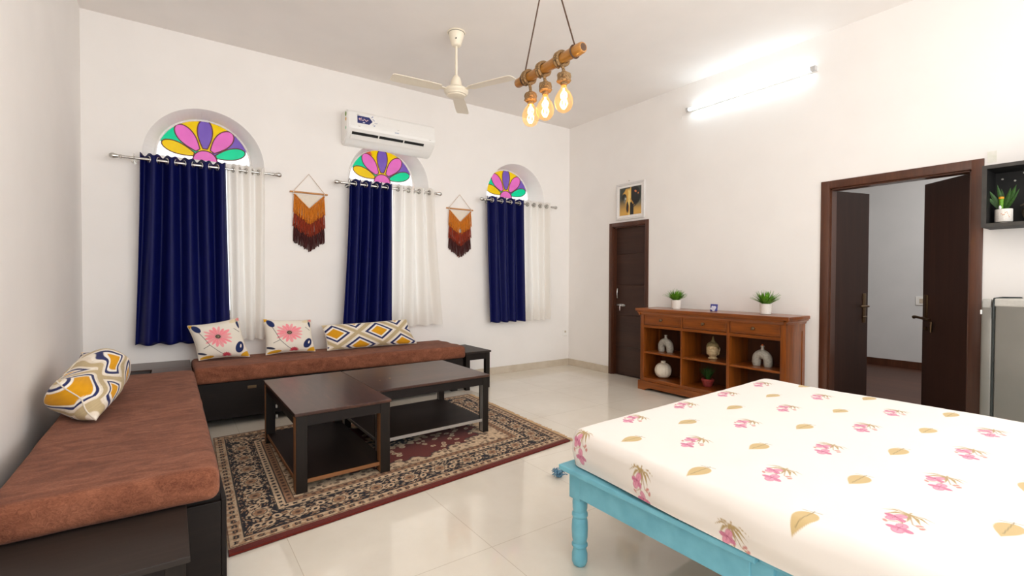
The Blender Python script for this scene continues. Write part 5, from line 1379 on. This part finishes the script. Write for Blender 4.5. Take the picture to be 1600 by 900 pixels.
box(bm, SHX-e, SHY0, 1.69, SHX, SHY1, 1.69+th); box(bm, SHX-e, SHY0, 2.128-th, SHX, SHY1, 2.128); box(bm, SHX-e, SHY1-th, 1.69+th, SHX, SHY1, 2.128-th); box(bm, SHX-e, SHY0, 1.69+th, SHX, SHY0+th, 2.128-th)
mk('edge_banding', bm, M_shelfedge, ws)
bm = B()
for yy, zz in ((-4.735, 2.055), (-4.80, 2.035), (-4.845, 2.085)): lathe(bm, [(0.001, -0.022), (0.006, -0.021), (0.007, -0.013)], (0, yy, zz), 10, 'X')
mk('screw_cap', bm, M_alu, ws, 0.8)
# plant cup on the shelf
cp = thing('potted_plant', (-0.15, -4.767, 1.716), 'white patterned cup with broad green leaves on the black wall shelf', 'plant')
bm = B(); lathe(bm, [(0.028, 0.0), (0.03, 0.002), (0.03, 0.010), (0.046, 0.014), (0.047, 0.02), (0.047, 0.10), (0.046, 0.103), (0.042, 0.103), (0.041, 0.088)], (-0.15, -4.767, 1.716), 30); cup = mk('cup', bm, M_pot, cp, 0.7)
bm = B()
for q, (a, zz) in enumerate(((3.9, 0.045), (3.8, 0.055), (3.7, 0.07), (3.6, 0.08), (3.45, 0.075), (3.35, 0.062), (3.2, 0.06), (3.05, 0.068))):
    lathe(bm, [(0.0008, -0.0006), (0.004, 0.0), (0.0008, 0.0006)], (-0.15+0.0474*cos(a), -4.767+0.0474*sin(a), 1.716+zz), 8, 'X')
mk('flower_decoration', bm, plain('faded_orange_print', rgb(214, 170, 140), 0.6), cup)
bm = B(); lathe(bm, [(0.041, 0.084), (0.041, 0.09)], (-0.15, -4.767, 1.716), 20); mk('soil', bm, M_soil, cp)
def blade_leaf(bm, p, d, L, w, up_):
    d = Vector(d).normalized(); side = d.cross(Vector(up_)).normalized(); prev = None
    for k in range(8):
        t = k/7; ww = w*sin(pi*(0.12+0.88*t))**0.8 if k < 7 else 0.0005
        q = Vector(p)+d*L*t+Vector(up_)*0.02*t*t; nrm = side.cross(d)*0.0008
        cur = [bm.verts.new(q-side*ww), bm.verts.new(q+nrm*2), bm.verts.new(q+side*ww), bm.verts.new(q-nrm)]
        if prev:
            for i in range(4): bm.faces.new((prev[i], prev[(i+1) % 4], cur[(i+1) % 4], cur[i]))
        prev = cur
bm = B(); c0 = (-0.15, -4.767, 1.80)
for d, L, w in (((-0.2, -0.25, 1), 0.165, 0.013), ((-0.05, -0.36, 1), 0.19, 0.016), ((0.1, -0.45, 0.9), 0.17, 0.013), ((-0.3, -0.55, 0.9), 0.12, 0.012), ((-0.1, 0.42, 0.9), 0.17, 0.014), ((-0.1, 0.6, 0.8), 0.15, 0.012), ((-0.1, 0.16, 1), 0.195, 0.012), ((0.2, 0.1, 1), 0.17, 0.014)):
    blade_leaf(bm, c0, d, L, w, (-0.8, 0, 0.2))
mk('foliage', bm, M_dkgreen, cp)
bm = B(); lathe(bm, [(0.009, 0.0), (0.011, 0.03), (0.013, 0.085), (0.014, 0.09)], (-0.175, -4.757, 1.80), 14); mk('flower_stem', bm, M_green, cp, 0.7)
bm = B(); lathe(bm, [(0.008, 0.09), (0.0145, 0.092), (0.0145, 0.104), (0.009, 0.108)], (-0.175, -4.757, 1.80), 14); setp(mk('flower_top', bm, plain('marigold', rgb(226, 152, 30), 0.6), cp, 0.7), 'orange flower top')
bm = B(); lathe(bm, [(0.003, 0.0), (0.008, 0.008), (0.006, 0.02), (0.003, 0.026)], (-0.195, -4.755, 1.818), 10); mk('white_bud', bm, M_plast, cp, 0.8)
# dark mask-like ornament at the right edge
mk_ = thing('bronze_ornament', (-0.10, -4.93, 1.716), 'dark bronze leaf shaped ornament on the black wall shelf, right of the cup', 'ornament')
M_darkbr = noise_mat('dark_bronze', rgb(62, 54, 46), rgb(104, 92, 78), 30, 0.3, 0.1, metal=0.6)
bm = B(); nu, nv = 40, 14
for s, (zc1, yc1, a_, b_) in ((1, (1.80, -4.93, 0.085, 0.07)),):
    rings = []
    for j in range(nv):
        ph = -pi/2+pi*j/(nv-1)
        rings.append([bm.verts.new((-0.085-0.022*sin(ph), yc1+a_*cos(ph)*cos(t_)*1.0, zc1+b_*cos(ph)*sin(t_)*(1.25 if sin(t_) < 0 else 0.75))) for t_ in np.linspace(0, 2*pi, nu+1)[:-1]])
    for a, b in zip(rings[:-1], rings[1:]):
        for i in range(nu): bm.faces.new((a[i], a[(i+1) % nu], b[(i+1) % nu], b[i]))
mk('ornament_body', bm, M_darkbr, mk_, 0.9)
bm = B(); tube(bm, [(-0.115, -4.842, 1.838), (-0.115, -4.87, 1.85), (-0.11, -4.93, 1.845)], [0.004, 0.009, 0.006], 8); mk('raised_crest', bm, M_darkbr, mk_, 0.9)
bm = B(); box(bm, -0.13, -4.96, 1.7165, -0.05, -4.87, 1.735, bev=0.004); mk('ornament_base', bm, M_rawedge, mk_)

fr_ = thing('refrigerator', (-0.33, -5.06, 0), 'grey metal refrigerator standing beside the double door, below the wall shelf', 'refrigerator')
bm = B(); box(bm, -0.60, -5.36, 0.03, -0.05, -4.806, 1.175, bev=0.012, seg=3); bd = mk('cabinet', bm, M_fridge, fr_, 0.5)
bm = B(); box(bm, -0.60, -4.806, 0.06, -0.05, -4.796, 1.15); mk('door_gasket', bm, M_gasket, fr_)
bm = B(); box(bm, -0.603, -4.796, 0.05, -0.05, -4.742, 1.178, bev=0.014, seg=3); dd = mk('door', bm, M_fridge, fr_, 0.5)
bm = B(); box(bm, -0.607, -4.79, 1.13, -0.56, -4.748, 1.186, bev=0.004); mk('hinge_cap', bm, plain('grey_cap', rgb(170, 168, 162), 0.5), dd)
bm = B(); box(bm, -0.612, -4.7475, 1.085, -0.598, -4.739, 1.115, bev=0.003); mk('white_catch', bm, M_plast, dd)
bm = B(); box(bm, -0.607, -5.365, 1.14, -0.05, -4.80, 1.192, bev=0.01, seg=3); mk('top_cover', bm, plain('light_grey_top', rgb(182, 178, 170), 0.45), fr_)
bm = B(); tube(bm, [(-0.611, -4.801, 1.06), (-0.612, -4.801, 1.15), (-0.60, -4.805, 1.192), (-0.52, -4.83, 1.197), (-0.40, -4.90, 1.195)], 0.006, 8); mk('seal_strip', bm, M_gasket, fr_, 0.9)
for x, y in ((-0.55, -5.3), (-0.1, -5.3), (-0.55, -4.86), (-0.1, -4.86)):
    bm = B(); lathe(bm, [(0.02, 0), (0.016, 0.035)], (x, y, 0), 12); mk('foot', bm, M_gasket, fr_)

# ------------------------------------------------------------------ small things
ou = thing('wall_socket', (-0.075, 0, 0.44), 'small white wall socket low on the window wall beside the room corner', 'socket')
bm = B(); box(bm, -0.115, -0.009, 0.445, -0.035, -0.0005, 0.545, bev=0.003); mk('face_plate', bm, M_plast, ou)
bm = B(); box(bm, -0.09, -0.012, 0.50, -0.06, -0.008, 0.53, bev=0.002); box(bm, -0.108, -0.0095, 0.45, -0.042, -0.0085, 0.453); mk('socket_insert', bm, M_skirt, ou)
sw = thing('light_switch', (HX-0.01, -3.26, 0.95), 'white light switch plate on the hall wall, seen through the double door', 'switch')
bm = B(); box(bm, HX-0.012, -3.33, 0.955, HX-0.0005, -3.19, 1.08, bev=0.003); mk('face_plate', bm, M_plast, sw)
bm = B(); box(bm, HX-0.017, -3.285, 0.985, HX-0.010, -3.235, 1.05, bev=0.002); mk('rocker', bm, M_skirt, sw)
bm = B(); box(bm, -0.0018, -4.70, 2.19, -0.0004, -4.65, 2.275)
setp(mk('sticker', bm, noise_mat('faint_green_sticker', rgb(222, 222, 208), rgb(236, 231, 224), 30, 0.6), None), 'faint pale green sticker on the wall above the black wall shelf', 'sticker')
# blue tassel on the floor by the bed
rs = random.Random(3); bm = B()
for k in range(46):
    a = rs.random()*2*pi; r = 0.012+0.030*rs.random(); h = 0.008+0.035*rs.random()
    p = Vector((-2.92, -3.15, 0.012)); q = p+Vector((cos(a)*r*1.2, sin(a)*r, h)); e_ = q+Vector((cos(a)*0.012, sin(a)*0.012, -h*0.3))
    e_.z = max(e_.z, 0.004)
    tube(bm, [p, q, e_], 0.0035, 5)
lathe(bm, [(0.012, 0.0), (0.02, 0.004), (0.014, 0.02)], (-2.92, -3.15, 0.0), 12)
setp(mk('tassel', bm, noise_mat('blue_yarn', rgb(84, 128, 158), rgb(120, 164, 190), 80, 0.9), None, 0.9), 'small fluffy blue tassel lying on the floor beside the bed corner', 'tassel')
